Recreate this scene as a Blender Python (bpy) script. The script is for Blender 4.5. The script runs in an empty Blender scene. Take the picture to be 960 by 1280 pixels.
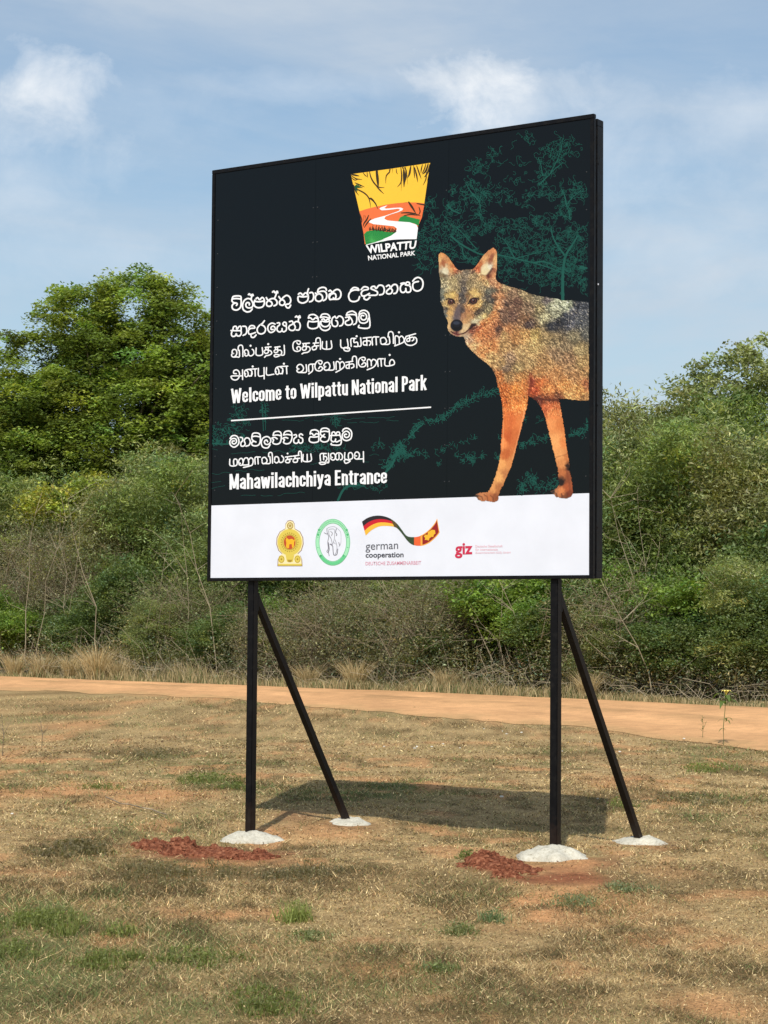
import bpy, math, random
import numpy as np
from mathutils import Vector, Matrix

# ------------------------------------------------------------------ camera, world, sun, exposure
S = bpy.context.scene
COL = S.collection
FPX = 2600.0                      # focal length in pixels of a 960x1280 picture
PITCH, ROLL, EYE = 0.054, 0.008, 1.63
cp, sp = math.cos(PITCH), math.sin(PITCH)
cr, sr = math.cos(ROLL), math.sin(ROLL)
_r = np.array([1.0, 0, 0]); _f = np.array([0, cp, sp]); _u = np.array([0, -sp, cp])
CAM_R = cr*_r + sr*_u; CAM_U = -sr*_r + cr*_u; CAM_F = _f

cd = bpy.data.cameras.new('camera'); cam = bpy.data.objects.new('camera', cd); COL.objects.link(cam)
cd.sensor_fit = 'VERTICAL'; cd.sensor_height = 36.0; cd.lens = 36.0*FPX/1280.0
cd.clip_start = 0.1; cd.clip_end = 3000
m = Matrix(((CAM_R[0], CAM_U[0], -CAM_F[0], 0), (CAM_R[1], CAM_U[1], -CAM_F[1], 0), (CAM_R[2], CAM_U[2], -CAM_F[2], EYE), (0, 0, 0, 1)))
cam.matrix_world = m
S.camera = cam

SUN_EL = math.radians(43.5); SUN_AZ_SHADOW = math.radians(6.8)      # shadows fall away from the viewer, 7 degrees to the right
sun_dir = Vector((-math.sin(SUN_AZ_SHADOW)*math.cos(SUN_EL), -math.cos(SUN_AZ_SHADOW)*math.cos(SUN_EL), math.sin(SUN_EL)))  # towards the sun
ld = bpy.data.lights.new('sun', 'SUN'); ld.energy = 3.6; ld.angle = math.radians(0.53); ld.color = (1.0, 0.95, 0.87)
sun = bpy.data.objects.new('sun', ld); COL.objects.link(sun)
sun.rotation_euler = sun_dir.to_track_quat('Z', 'Y').to_euler()
S.view_settings.view_transform = 'Standard'; S.view_settings.look = 'None'
S.view_settings.exposure = 0.40; S.view_settings.gamma = 1.0; S.view_settings.use_curve_mapping = False

def NN(nt, t, **kw):
    n = nt.nodes.new(t)
    for k, v in kw.items(): setattr(n, k, v)
    return n
def setin(n, d):
    for k, v in d.items(): n.inputs[k].default_value = v
def ramp(nt, stops, interp='LINEAR'):
    r = NN(nt, 'ShaderNodeValToRGB'); cr_ = r.color_ramp; cr_.interpolation = interp
    while len(cr_.elements) < len(stops): cr_.elements.new(0.5)
    for e, (p, c) in zip(cr_.elements, stops):
        e.position = p; e.color = (c[0], c[1], c[2], 1) if hasattr(c, '__len__') else (c, c, c, 1)
    return r
def mathn(nt, op, a, b=None, clamp=False):
    n = NN(nt, 'ShaderNodeMath', operation=op, use_clamp=clamp)
    for i, v in enumerate((a, b)):
        if v is None: continue
        if isinstance(v, (int, float)): n.inputs[i].default_value = v
        else: nt.links.new(v, n.inputs[i])
    return n.outputs[0]
def mixc(nt, fac, a, b, mode='MIX'):
    n = NN(nt, 'ShaderNodeMix', data_type='RGBA', blend_type=mode)
    for i, v in ((0, fac), (6, a), (7, b)):
        if isinstance(v, (int, float)): n.inputs[i].default_value = v
        elif isinstance(v, (tuple, list)): n.inputs[i].default_value = (v[0], v[1], v[2], 1)
        else: nt.links.new(v, n.inputs[i])
    return n.outputs[2]

def px_ray(x, y):
    d = CAM_F*FPX + CAM_R*(x-480) - CAM_U*(y-640)
    return d/np.linalg.norm(d)

W = bpy.data.worlds.new("World"); S.world = W; W.use_nodes = True
nt = W.node_tree; nt.nodes.clear(); L = nt.links.new
sky = NN(nt, 'ShaderNodeTexSky', sky_type='NISHITA'); sky.sun_disc = False
sky.sun_elevation = SUN_EL; sky.sun_rotation = math.atan2(sun_dir.x, sun_dir.y); sky.altitude = 50; sky.air_density = 1.0; sky.dust_density = 1.6; sky.ozone_density = 1.2
tc = NN(nt, 'ShaderNodeTexCoord')
def wnoise(sx, sy, sz, detail, rough, off=(0, 0, 0), dist=0.0):
    mp = NN(nt, 'ShaderNodeMapping'); mp.inputs['Scale'].default_value = (sx, sy, sz); mp.inputs['Location'].default_value = off
    L(tc.outputs['Generated'], mp.inputs[0])
    n = NN(nt, 'ShaderNodeTexNoise'); setin(n, {'Scale': 1.0, 'Detail': detail, 'Roughness': rough, 'Distortion': dist}); L(mp.outputs[0], n.inputs['Vector'])
    return n.outputs['Fac']
# thin streaky high cloud over the whole sky
veil = wnoise(2.2, 2.2, 11, 7, 0.58, (3.1, 1.2, 0.4), 0.6)
veil2 = wnoise(6.0, 5.0, 22, 6, 0.6, (0.1, 4.2, 2.4), 0.5)
vsum = mathn(nt, 'ADD', mathn(nt, 'MULTIPLY', veil, 0.7), mathn(nt, 'MULTIPLY', veil2, 0.3))
vr = ramp(nt, [(0.34, 0.16), (0.50, 0.48), (0.64, 0.92)]); L(vsum, vr.inputs[0])
# cumulus puffs
edge = wnoise(26, 26, 34, 9, 0.62, (0, 0, 0), 0.3)
def puff(px, py, rx, ry, soft, gain):
    d = px_ray(px, py); er = CAM_R*(FPX/rx); eu = CAM_U*(FPX/ry)
    def dot(v, o):
        n = NN(nt, 'ShaderNodeVectorMath', operation='DOT_PRODUCT'); L(tc.outputs['Generated'], n.inputs[0]); n.inputs[1].default_value = tuple(v)
        return mathn(nt, 'SUBTRACT', n.outputs['Value'], o)
    a = dot(er, float(er@d)); b = dot(eu, float(eu@d))
    q = mathn(nt, 'SQRT', mathn(nt, 'ADD', mathn(nt, 'MULTIPLY', a, a), mathn(nt, 'MULTIPLY', b, b)))
    v = mathn(nt, 'ADD', mathn(nt, 'SUBTRACT', 1.0, q), mathn(nt, 'MULTIPLY', mathn(nt, 'SUBTRACT', edge, 0.5), 3.0))
    v = mathn(nt, 'MULTIPLY', v, soft, True)
    n = NN(nt, 'ShaderNodeVectorMath', operation='DOT_PRODUCT'); L(tc.outputs['Generated'], n.inputs[0]); n.inputs[1].default_value = tuple(d)
    front = mathn(nt, 'GREATER_THAN', n.outputs['Value'], 0.0)
    return mathn(nt, 'MULTIPLY', mathn(nt, 'MULTIPLY', v, gain), front)
puffs = [puff(30, 118, 112, 62, .8, 0.8), puff(5, 150, 140, 80, .6, .6), puff(590, 120, 88, 54, .95, 0.88), puff(650, 140, 110, 54, .6, .65), puff(660, 150, 120, 50, .55, .45), puff(780, 190, 210, 80, 0.42, 0.5),
         puff(930, 140, 150, 50, 0.5, 0.5), puff(10, 215, 150, 90, .45, .42), puff(380, 108, 230, 24, .5, .32), puff(870, 310, 190, 60, .4, .34), puff(180, 130, 160, 40, .4, .3), puff(120, 320, 240, 50, .4, .3),
         puff(-420, 60, 200, 80, 1, .6), puff(1300, 90, 200, 70, 1, .6), puff(300, -500, 300, 110, 1, .6), puff(900, -700, 260, 120, 1, .6)]
tot = puffs[0]
for p in puffs[1:]: tot = mathn(nt, 'MAXIMUM', tot, p)
skyc = mixc(nt, 1.0, sky.outputs[0], (.90, 1.03, 1.05), 'MULTIPLY')
c1 = mixc(nt, vr.outputs[0], skyc, (4.9, 5.5, 6.2))
c2 = mixc(nt, tot, c1, (7.9, 8.1, 8.3))
bg = NN(nt, 'ShaderNodeBackground'); bg.inputs['Strength'].default_value = 0.092
wo = NN(nt, 'ShaderNodeOutputWorld'); L(c2, bg.inputs[0]); L(bg.outputs[0], wo.inputs[0])

# ------------------------------------------------------------------ helpers
def s2l(c):
    c = np.asarray(c, float)/255.0
    return np.where(c <= 0.04045, c/12.92, ((c+0.055)/1.055)**2.4)
def mat(name, base=(0.5, 0.5, 0.5), rough=0.6, spec=0.5, metal=0.0):
    M_ = bpy.data.materials.new(name); M_.use_nodes = True
    b = M_.node_tree.nodes['Principled BSDF']
    b.inputs['Base Color'].default_value = (*base, 1); b.inputs['Roughness'].default_value = rough
    b.inputs['Specular IOR Level'].default_value = spec; b.inputs['Metallic'].default_value = metal
    return M_, M_.node_tree, b
def tag(o, label=None, cat=None, group=None, kind=None):
    if label: o['label'] = label
    if cat: o['category'] = cat
    if group: o['group'] = group
    if kind: o['kind'] = kind
    return o
def empty(name, loc=(0, 0, 0), rz=0.0):
    o = bpy.data.objects.new(name, None); COL.objects.link(o); o.location = loc; o.rotation_euler = (0, 0, rz); o.empty_display_size = 0.3
    return o
def mesh_np(name, V, F, k=None, col=None, smooth=False):
    """V (n,3); F (m,k) array; col (n,3) linear colour per vertex"""
    me = bpy.data.meshes.new(name)
    V = np.asarray(V, np.float32); F = np.asarray(F, np.int32)
    me.vertices.add(len(V)); me.vertices.foreach_set('co', V.ravel())
    kk = F.shape[1]
    me.loops.add(F.size); me.loops.foreach_set('vertex_index', F.ravel())
    me.polygons.add(len(F)); me.polygons.foreach_set('loop_start', np.arange(0, F.size, kk, dtype=np.int32))
    try: me.polygons.foreach_set('loop_total', np.full(len(F), kk, dtype=np.int32))
    except Exception: pass
    if smooth: me.polygons.foreach_set('use_smooth', np.ones(len(F), bool))
    me.update(calc_edges=True)
    if col is not None:
        a = me.color_attributes.new('tint', 'FLOAT_COLOR', 'POINT')
        c4 = np.ones((len(V), 4), np.float32); c4[:, :3] = col; a.data.foreach_set('color', c4.ravel())
    return me
def link(name, me, material, parent=None):
    o = bpy.data.objects.new(name, me); COL.objects.link(o)
    if material is not None and (len(me.materials) == 0): me.materials.append(material)
    if parent is not None: o.parent = parent
    return o
class MB:
    """collects boxes, tubes and polygons into one mesh"""
    def __init__(s): s.V = []; s.F = []; s.n = 0
    def add(s, V, F):
        for f in F: s.F.append([i+s.n for i in f])
        s.V.extend([tuple(v) for v in V]); s.n += len(V)
    def box(s, x0, x1, y0, y1, z0, z1, ch=0.0):
        if ch <= 0:
            V = [(x, y, z) for x in (x0, x1) for y in (y0, y1) for z in (z0, z1)]
            s.add(V, [(0, 1, 3, 2), (4, 6, 7, 5), (0, 4, 5, 1), (2, 3, 7, 6), (0, 2, 6, 4), (1, 5, 7, 3)]); return
        import bmesh
        bm = bmesh.new(); bmesh.ops.create_cube(bm, size=1)
        for v in bm.verts: v.co = Vector(((x0+x1)/2+v.co.x*(x1-x0), (y0+y1)/2+v.co.y*(y1-y0), (z0+z1)/2+v.co.z*(z1-z0)))
        bmesh.ops.bevel(bm, geom=list(bm.edges), offset=ch, segments=2, affect='EDGES')
        bm.verts.index_update(); s.add([v.co[:] for v in bm.verts], [[v.index for v in f.verts] for f in bm.faces]); bm.free()
    def tube(s, pts, rad, n=4, cap=True, rot=0.0):
        pts = [Vector(p) for p in pts]; rings = []
        for i, p in enumerate(pts):
            t = (pts[min(i+1, len(pts)-1)]-pts[max(i-1, 0)]).normalized()
            a = t.cross(Vector((0, 0, 1)))
            if a.length < 1e-3: a = t.cross(Vector((0, 1, 0)))
            a.normalize(); b = t.cross(a); r = rad[i] if hasattr(rad, '__len__') else rad
            rings.append([p+(a*math.cos(rot+2*math.pi*k/n)+b*math.sin(rot+2*math.pi*k/n))*r for k in range(n)])
        V = [v for rg in rings for v in rg]; F = []
        for i in range(len(pts)-1):
            for k in range(n): F.append((i*n+k, i*n+(k+1) % n, (i+1)*n+(k+1) % n, (i+1)*n+k))
        if cap: F.append(tuple(range(n))[::-1]); F.append(tuple((len(pts)-1)*n+k for k in range(n)))
        s.add(V, F)
    def build(s, name, material, parent=None, smooth=False):
        me = bpy.data.meshes.new(name); me.from_pydata(s.V, [], s.F); me.update()
        if smooth: me.polygons.foreach_set('use_smooth', np.ones(len(me.polygons), bool))
        return link(name, me, material, parent)

def vnoise(x, y, seed=0):
    """smooth 2-D value noise in 0..1 for numpy arrays"""
    x = np.asarray(x, float); y = np.asarray(y, float)
    xi = np.floor(x).astype(np.int64); yi = np.floor(y).astype(np.int64); fx = x-xi; fy = y-yi
    fx = fx*fx*(3-2*fx); fy = fy*fy*(3-2*fy)
    def h(a, b):
        n = (a*374761393+b*668265263+seed*974634777) & 0x7fffffff
        n = ((n ^ (n >> 13))*1274126177) & 0x7fffffff
        return ((n ^ (n >> 16)) & 0xffff)/65535.0
    return (h(xi, yi)*(1-fx)+h(xi+1, yi)*fx)*(1-fy)+(h(xi, yi+1)*(1-fx)+h(xi+1, yi+1)*fx)*fy
def fbm(x, y, seed=0, o=4):
    t = 0; a = 0.5; s_ = 0
    for i in range(o): t = t+a*vnoise(x*2**i, y*2**i, seed+i*7); s_ += a; a *= 0.5
    return t/s_
def catmull(P, n=5, closed=False):
    P = np.asarray(P, float)
    if len(P) < 3: return P
    Q = np.vstack([P[-2] if closed else 2*P[0]-P[1], P, P[1] if closed else 2*P[-1]-P[-2]])
    out = []
    for i in range(1, len(Q)-2):
        p0, p1, p2, p3 = Q[i-1], Q[i], Q[i+1], Q[i+2]
        for t in np.arange(n)/n:
            out.append(0.5*((2*p1)+(-p0+p2)*t+(2*p0-5*p1+4*p2-p3)*t*t+(-p0+3*p1-3*p2+p3)*t**3))
    out.append(P[-1]); return np.array(out)

# ------------------------------------------------------------------ ground
def ground_px(x, y):
    d = px_ray(x, y); t = -EYE/d[2]
    return np.array([d[0]*t, d[1]*t])
# patches of the ground: photo-like spots given where they lie on the ground (x, y, radius x, radius y, weight)
def spot(px, py, rpx, rpy, w=1.0):
    c = ground_px(px, py); a = ground_px(px+rpx, py); b = ground_px(px, py-rpy); b2 = ground_px(px, py+rpy)
    return (c[0], (b[1]+b2[1])/2, abs(a[0]-c[0]), abs(b[1]-b2[1])/2, w)
GREEN = [spot(60, 1170, 130, 52), spot(40, 1235, 110, 40, .8), spot(210, 1200, 80, 20, .6), spot(350, 1150, 60, 10, .5), spot(640, 1100, 60, 8, .4), spot(450, 1180, 70, 10, .5), spot(760, 1125, 90, 12, .6), spot(330, 1265, 120, 18, .8), spot(250, 968, 60, 18), spot(290, 985, 55, 10, .6), spot(130, 975, 40, 8, .5), spot(370, 1137, 26, 16), spot(148, 1160, 18, 12), spot(745, 1120, 60, 16, .9), spot(620, 1145, 24, 12, .8),
         spot(560, 1160, 60, 14, .6), spot(395, 1165, 60, 12, .6), spot(900, 955, 60, 14, .8), spot(690, 940, 60, 8, .5), spot(500, 985, 120, 16, .5), spot(240, 1190, 60, 14, .6), spot(600, 1265, 60, 20, .5), spot(320, 1255, 60, 18, .6),
         spot(590, 1080, 20, 12, .6), spot(540, 1210, 40, 12, .5), spot(450, 925, 160, 6, .3), spot(25, 985, 40, 10, .4)]
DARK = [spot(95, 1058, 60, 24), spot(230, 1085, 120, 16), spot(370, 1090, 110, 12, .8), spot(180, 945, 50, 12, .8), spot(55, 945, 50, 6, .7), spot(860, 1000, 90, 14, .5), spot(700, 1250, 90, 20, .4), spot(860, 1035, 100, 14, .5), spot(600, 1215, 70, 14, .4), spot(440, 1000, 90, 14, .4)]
BARE = [spot(185, 993, 85, 17, .9), spot(330, 1138, 50, 9, .8), spot(770, 978, 55, 11, .9), spot(900, 1262, 75, 18, .9), spot(400, 1035, 90, 13, .8), spot(700, 1082, 75, 10, .9), spot(30, 952, 60, 4, .9), spot(300, 1185, 50, 10, .4), spot(820, 1090, 60, 8, .4), spot(560, 1250, 60, 8, .3), spot(260, 872, 60, 4, .6)]
RED = [spot(697, 1084, 55, 6, .5), spot(313, 1060, 50, 8, .55), spot(800, 1054, 46, 5, .35), spot(438, 1026, 42, 5, .35), spot(250, 1060, 110, 11, 1.0), spot(620, 1082, 50, 10, 1.0), spot(700, 1094, 65, 8, .95), spot(320, 1071, 50, 6, .8), spot(365, 1020, 40, 9, .5), spot(345, 1058, 30, 8, .6), spot(760, 1080, 30, 7, .4)]
def field(sp_, x, y, seed):
    v = np.zeros_like(x)
    wob = (fbm(x*3.1, y*1.7, seed, 4)-0.5)*1.5
    for cx, cy, rx, ry, w in sp_:
        q = np.sqrt(((x-cx)/rx)**2+((y-cy)/ry)**2)
        v = np.maximum(v, w*np.clip(1.25-q+wob, 0, 1))
    return np.clip(v, 0, 1)
NEAR = np.array([ground_px(-260, 851), ground_px(0, 862), ground_px(270, 873), ground_px(480, 893), ground_px(720, 909), ground_px(960, 938), ground_px(1300, 990)])
FAR = np.array([ground_px(-260, 831), ground_px(0, 846), ground_px(270, 856), ground_px(480, 864), ground_px(720, 874), ground_px(960, 885), ground_px(1300, 900)])
def yline(Lp, x):
    """distance along y of the line at sideways position x"""
    o = np.argsort(Lp[:, 0]); X = Lp[o, 0]; Y = Lp[o, 1]
    y = np.interp(x, X, Y)
    sL = (Y[1]-Y[0])/(X[1]-X[0]); sR = (Y[-1]-Y[-2])/(X[-1]-X[-2])
    y = np.where(x < X[0], Y[0]+sL*(x-X[0])*0.35, y); y = np.where(x > X[-1], np.maximum(Y[-1]+sR*(x-X[-1])*.5, 4), y)
    return y
def gh(x, y):
    x = np.asarray(x, float); y = np.asarray(y, float)
    h = (fbm(x*0.35+9, y*0.35, 3, 3)-0.5)*0.10+(fbm(x*2.0, y*2.0, 11, 3)-0.5)*0.035
    near = np.clip((y-4)/4, 0, 1)*np.clip((30-y)/8, 0, 1)
    return h*near-.06*np.exp(-(((x-.9)/1.35)**2+((y-16.7)/1.1)**2))-.055*np.exp(-(((x+1.0)/.8)**2+((y-15.7)/.75)**2))
def ground_color(x, y):
    g = field(GREEN, x, y, 21)*.6+np.clip((fbm(x*.55, y*.4, 31, 5)-.54)*3.2, 0, .6)*.6
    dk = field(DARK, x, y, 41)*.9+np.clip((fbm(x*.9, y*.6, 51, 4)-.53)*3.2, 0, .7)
    br = np.clip(field(BARE, x, y, 61)+np.clip((fbm(x*.8+5, y*.5, 71, 5)-.6)*4, 0, .8), 0, 1)
    rd = field(RED, x, y, 81)
    mot = fbm(x*3.4+y*.3, y*1.9, 171, 5); g = g+np.clip((fbm(x*1.5, y*.95, 175, 5)-.56)*5, 0, .5)*(.5+g)
    dk = dk+np.clip((mot-.52)*6, 0, .9)*.8; br = br*np.clip(1.5-mot, .3, 1)+np.clip((fbm(x*2.2, y*1.1, 181, 5)-.64)*7, 0, .7)
    return np.clip(g, 0, 1), np.clip(dk, 0, 1), np.clip(br, 0, 1), rd
C_STRAW = s2l((202, 172, 122))*.86; C_SOIL = s2l((206, 152, 104))*.88; C_GREEN = np.array((.085, .115, .035)); C_DARK = s2l((118, 98, 64))*.85; C_RED = s2l((160, 98, 68))*.72
def lerp(a, b, t): return a*(1-t)+b*t
def base_ground(x, y):
    g, dk, br, rd = ground_color(x, y)
    n = fbm(x*7, y*5, 5, 3)[:, None]
    c = np.tile(C_STRAW*.78, (len(x), 1))*(0.72+.56*n)
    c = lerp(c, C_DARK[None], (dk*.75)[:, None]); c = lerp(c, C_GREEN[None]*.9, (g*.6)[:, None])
    c = lerp(c, C_SOIL[None]*(.8+.4*n), (br*.9)[:, None]); c = lerp(c, C_RED[None]*(.75+.5*n), (rd*.95)[:, None])
    return c
def gaxis(lo, hi, f0, f1, step, grow=1.35):
    a = list(np.arange(f0, f1+1e-6, step)); d = step
    while a[-1] < hi: d *= grow; a.append(a[-1]+d)
    d = step
    while a[0] > lo: d *= grow; a.insert(0, a[0]-d)
    return np.array(a)
gx = gaxis(-900, 900, -4.2, 4.2, 0.045); gy = gaxis(-60, 1500, 7.5, 24, 0.07, 1.12)
X, Y = np.meshgrid(gx, gy); xf, yf = X.ravel(), Y.ravel()
Z = gh(xf, yf)
nx, ny = len(gx), len(gy)
ii = (np.arange(ny-1)[:, None]*nx+np.arange(nx-1)[None]).ravel()
F = np.stack([ii, ii+1, ii+nx+1, ii+nx], 1)
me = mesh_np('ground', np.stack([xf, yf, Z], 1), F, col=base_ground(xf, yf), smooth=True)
Mg, gnt, gb = mat('dry_turf', rough=0.95, spec=0.1)
at = NN(gnt, 'ShaderNodeAttribute', attribute_name='tint'); gtc = NN(gnt, 'ShaderNodeTexCoord')
def onoise(nt_, tc_, scale, detail=6, rough=.6, vec=None, key='Object'):
    n = NN(nt_, 'ShaderNodeTexNoise'); setin(n, {'Scale': scale, 'Detail': detail, 'Roughness': rough}); nt_.links.new(vec or tc_.outputs[key], n.inputs['Vector']); return n.outputs['Fac']
n1 = onoise(gnt, gtc, 55, 5, .7); n2 = onoise(gnt, gtc, 9, 6, .65); n3 = onoise(gnt, gtc, 220, 3, .6)
r1 = ramp(gnt, [(.3, .5), (.72, 1.5)]); gnt.links.new(n1, r1.inputs[0])
r2 = ramp(gnt, [(.3, .72), (.7, 1.3)]); gnt.links.new(n2, r2.inputs[0])
r3 = ramp(gnt, [(.3, .72), (.7, 1.25)]); gnt.links.new(n3, r3.inputs[0])
c = mixc(gnt, 1.0, at.outputs['Color'], r1.outputs[0], 'MULTIPLY'); c = mixc(gnt, 1.0, c, r2.outputs[0], 'MULTIPLY'); c = mixc(gnt, 1.0, c, r3.outputs[0], 'MULTIPLY')
gnt.links.new(c, gb.inputs['Base Color'])
bp = NN(gnt, 'ShaderNodeBump'); setin(bp, {'Strength': .9, 'Distance': .02}); gnt.links.new(n1, bp.inputs['Height']); gnt.links.new(bp.outputs[0], gb.inputs['Normal'])
tag(link('ground', me, Mg), kind='structure')

# dirt track beyond the turf: one sheet, 4 mm and more above the ground, with ruts and a ragged near edge
rx = np.arange(-26, 22, .22); rows = 26
RV = []; RC = []
for j in range(rows):
    t = j/(rows-1)
    yn = yline(NEAR, rx)+((fbm(rx*.9, rx*0+3, 5, 4)-.5)*2.6+(fbm(rx*4, rx*0+3, 15, 3)-.5)*1.2)*(1-t); yf_ = yline(FAR, rx)+(fbm(rx*1.3, rx*0+8, 6, 4)-.5)*1.0*t
    yy = yn+(yf_-yn)*t
    rut = -0.035*np.exp(-((t-.34)/.06)**2)-0.035*np.exp(-((t-.66)/.06)**2)+.02*np.exp(-((t-.5)/.1)**2)
    edge_ = math.sin(math.pi*t)**.5 if 0 < t < 1 else 0
    zz = gh(rx, yy)+.006+(.07+rut)*edge_+(fbm(rx*2, yy*2, 9, 3)-.5)*.03*edge_
    RV.append(np.stack([rx, yy, zz], 1))
RV = np.concatenate(RV); nn = len(rx)
ii = (np.arange(rows-1)[:, None]*nn+np.arange(nn-1)[None]).ravel()
base_r = s2l((224, 172, 122))*.84
cc = base_r[None]*(.74+.5*fbm(RV[:, 0]*1.1, RV[:, 1]*.5, 4, 5))[:, None]
tt = np.repeat(np.arange(rows)/(rows-1), nn); rutc = np.exp(-((tt-.34)/.07)**2)+np.exp(-((tt-.66)/.07)**2); cen = np.exp(-((tt-.5)/.07)**2)*(fbm(RV[:, 0]*.7, RV[:, 1]*.7, 44, 4) > .5)
cc = cc*(1+.10*rutc)[:, None]; cc = cc*(1-.35*cen[:, None])+s2l((140, 116, 78))[None]*.35*cen[:, None]
edg = np.clip(1-tt*9+(fbm(RV[:, 0]*2, RV[:, 1], 45, 4)-.5)*2, 0, 1)*.7; cc = cc*(1-edg[:, None])+s2l((196, 160, 112))[None]*.8*edg[:, None]
me = mesh_np('dirt_track', RV, np.stack([ii, ii+1, ii+nn+1, ii+nn], 1), col=cc, smooth=True)
Mr, rnt, rb = mat('orange_sand', rough=.95, spec=.1)
at = NN(rnt, 'ShaderNodeAttribute', attribute_name='tint'); rtc = NN(rnt, 'ShaderNodeTexCoord')
n1 = onoise(rnt, rtc, 3, 8, .7); r1 = ramp(rnt, [(.3, .8), (.7, 1.15)]); rnt.links.new(n1, r1.inputs[0])
n2 = onoise(rnt, rtc, 40, 4, .7); r2 = ramp(rnt, [(.3, .8), (.7, 1.15)]); rnt.links.new(n2, r2.inputs[0])
c = mixc(rnt, 1.0, at.outputs['Color'], r1.outputs[0], 'MULTIPLY'); c = mixc(rnt, 1.0, c, r2.outputs[0], 'MULTIPLY'); rnt.links.new(c, rb.inputs['Base Color'])
bp = NN(rnt, 'ShaderNodeBump'); setin(bp, {'Strength': .6, 'Distance': .03}); rnt.links.new(n2, bp.inputs['Height']); rnt.links.new(bp.outputs[0], rb.inputs['Normal'])
tag(link('dirt_track', me, Mr), kind='structure')

# ------------------------------------------------------------------ billboard: frame of reference
YAW = 0.599; BW = 3.465; ZB = EYE+0.331; ZT = EYE+3.620
RIGHT = np.array([1.464, 14.536, 0.0]); RDIR = np.array([math.cos(YAW), -math.sin(YAW), 0]); BDIR = np.array([math.sin(YAW), math.cos(YAW), 0])
POST_R, POST_S, BACK = 0.330, 2.721, 1.392            # right post from the right edge, spacing, brace foot behind
mid = RIGHT-RDIR*(POST_R+POST_S/2)
billboard = empty('billboard', (mid[0], mid[1], 0), -YAW)
tag(billboard, 'tall black welcome billboard with a jackal picture standing on two braced black posts', 'billboard')
XR = POST_R+POST_S/2; XL = XR-BW                      # local x of right and left edges (local y = 0 is the front)
def art(P, off=0.0):
    """points of the artwork, traced on the sheet, to local billboard coordinates (x, -off, z)"""
    P = np.atleast_2d(np.asarray(P, float))
    d = CAM_F[None]*FPX+CAM_R[None]*(P[:, :1]-480)-CAM_U[None]*(P[:, 1:2]-640)
    o = np.array([0, 0, EYE]); t = ((RIGHT-o)@BDIR)/(d@BDIR)
    q = o+d*t[:, None]
    return np.stack([(q-mid)@RDIR, np.full(len(P), -off), q[:, 2]], 1)

Mframe, fnt, fb = mat('black_painted_steel', (.006, .006, .007), .38, .16)
tc_ = NN(fnt, 'ShaderNodeTexCoord'); n = onoise(fnt, tc_, 18, 6, .7); r = ramp(fnt, [(.35, .30), (.7, .55)]); fnt.links.new(n, r.inputs[0]); fnt.links.new(r.outputs[0], fb.inputs['Roughness'])
r = ramp(fnt, [(.5, (.004, .004, .005)), (.8, (.012, .011, .010))]); fnt.links.new(n, r.inputs[0]); fnt.links.new(r.outputs[0], fb.inputs['Base Color'])
Msheet, snt, sb = mat('glossy_black_vinyl', (.0018, .0030, .0040), .12, .25)
tc_ = NN(snt, 'ShaderNodeTexCoord'); n = onoise(snt, tc_, 1.3, 3, .5); n2 = onoise(snt, tc_, 9, 3, .5)
bp = NN(snt, 'ShaderNodeBump'); setin(bp, {'Strength': .05, 'Distance': .02}); snt.links.new(n, bp.inputs['Height']); snt.links.new(bp.outputs[0], sb.inputs['Normal'])
r = ramp(snt, [(.3, .10), (.7, .16)]); snt.links.new(n2, r.inputs[0]); snt.links.new(r.outputs[0], sb.inputs['Roughness'])
def printmat(name, rgb, k=.92, rough=.4, spec=.3):
    M_, n_, b_ = mat(name, tuple(s2l(rgb)*k), rough, spec)
    tc_ = NN(n_, 'ShaderNodeTexCoord'); z = onoise(n_, tc_, 3, 5, .6); r_ = ramp(n_, [(.3, .95), (.7, 1.03)]); n_.links.new(z, r_.inputs[0])
    cc_ = mixc(n_, 1.0, tuple(s2l(rgb)*k), r_.outputs[0], 'MULTIPLY'); n_.links.new(cc_, b_.inputs['Base Color'])
    return M_
Mwhite = printmat('white_print', (238, 242, 254), .76)

# cladding sheets, three side by side with hair joints
FR = 0.032
ix0, ix1 = XL+FR, XR-FR
jx = [ix0, XR-2.44, XR-1.22, ix1]
WLINE = 0.63
wl = art([(262, 631.0), (736, 617.5)])
z_w = float(wl[:, 2].mean())
for k in range(3):
    a = jx[k]+(0.0009 if k else 0); b = jx[k+1]-(0.0004 if k < 2 else 0)
    mb = MB(); mb.box(a, b, 0.004, 0.012, ZB+FR*.6, ZT-FR); s_ = mb.build('cladding_sheet', Msheet, billboard)
mb = MB(); mb.box(ix0, ix1, 0.0032, 0.0038, ZB+FR*.6, z_w); mb.build('white_band', Mwhite, billboard)
# rivets in columns of the hidden rails
Mriv, _, _ = mat('dull_rivet_head', (.03, .032, .036), .5, .4)
riv = None
for xr in (ix0+.03, jx[1]-.02, jx[1]+.02, jx[2]-.02, jx[2]+.02, ix1-.03):
    for k in range(9):
        if riv is None:
            mb = MB(); mb.tube([(0, .0045, 0), (0, .0020, 0)], [.0055, .0035], 8); riv = mb.build('rivet', Mriv, billboard); o = riv
        else: o = riv.copy(); COL.objects.link(o)
        o.location = (xr, 0, z_w+.12+k*.27)
# front frame: four mitred-looking rails butted end to end
def rail(name, *a, parent=billboard, ch=.003):
    mb = MB(); mb.box(*a, ch=ch); return mb.build(name, Mframe, parent)
rail('frame_rail', XL, XR, -.004, .030, ZT-FR, ZT); rail('frame_rail', XL, XR, -.004, .030, ZB, ZB+FR*.8)
rail('frame_rail', XL, XL+FR, -.003, .030, ZB+FR*.8, ZT-FR); rail('frame_rail', XR-FR, XR, -.003, .030, ZB+FR*.8, ZT-FR)
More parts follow.
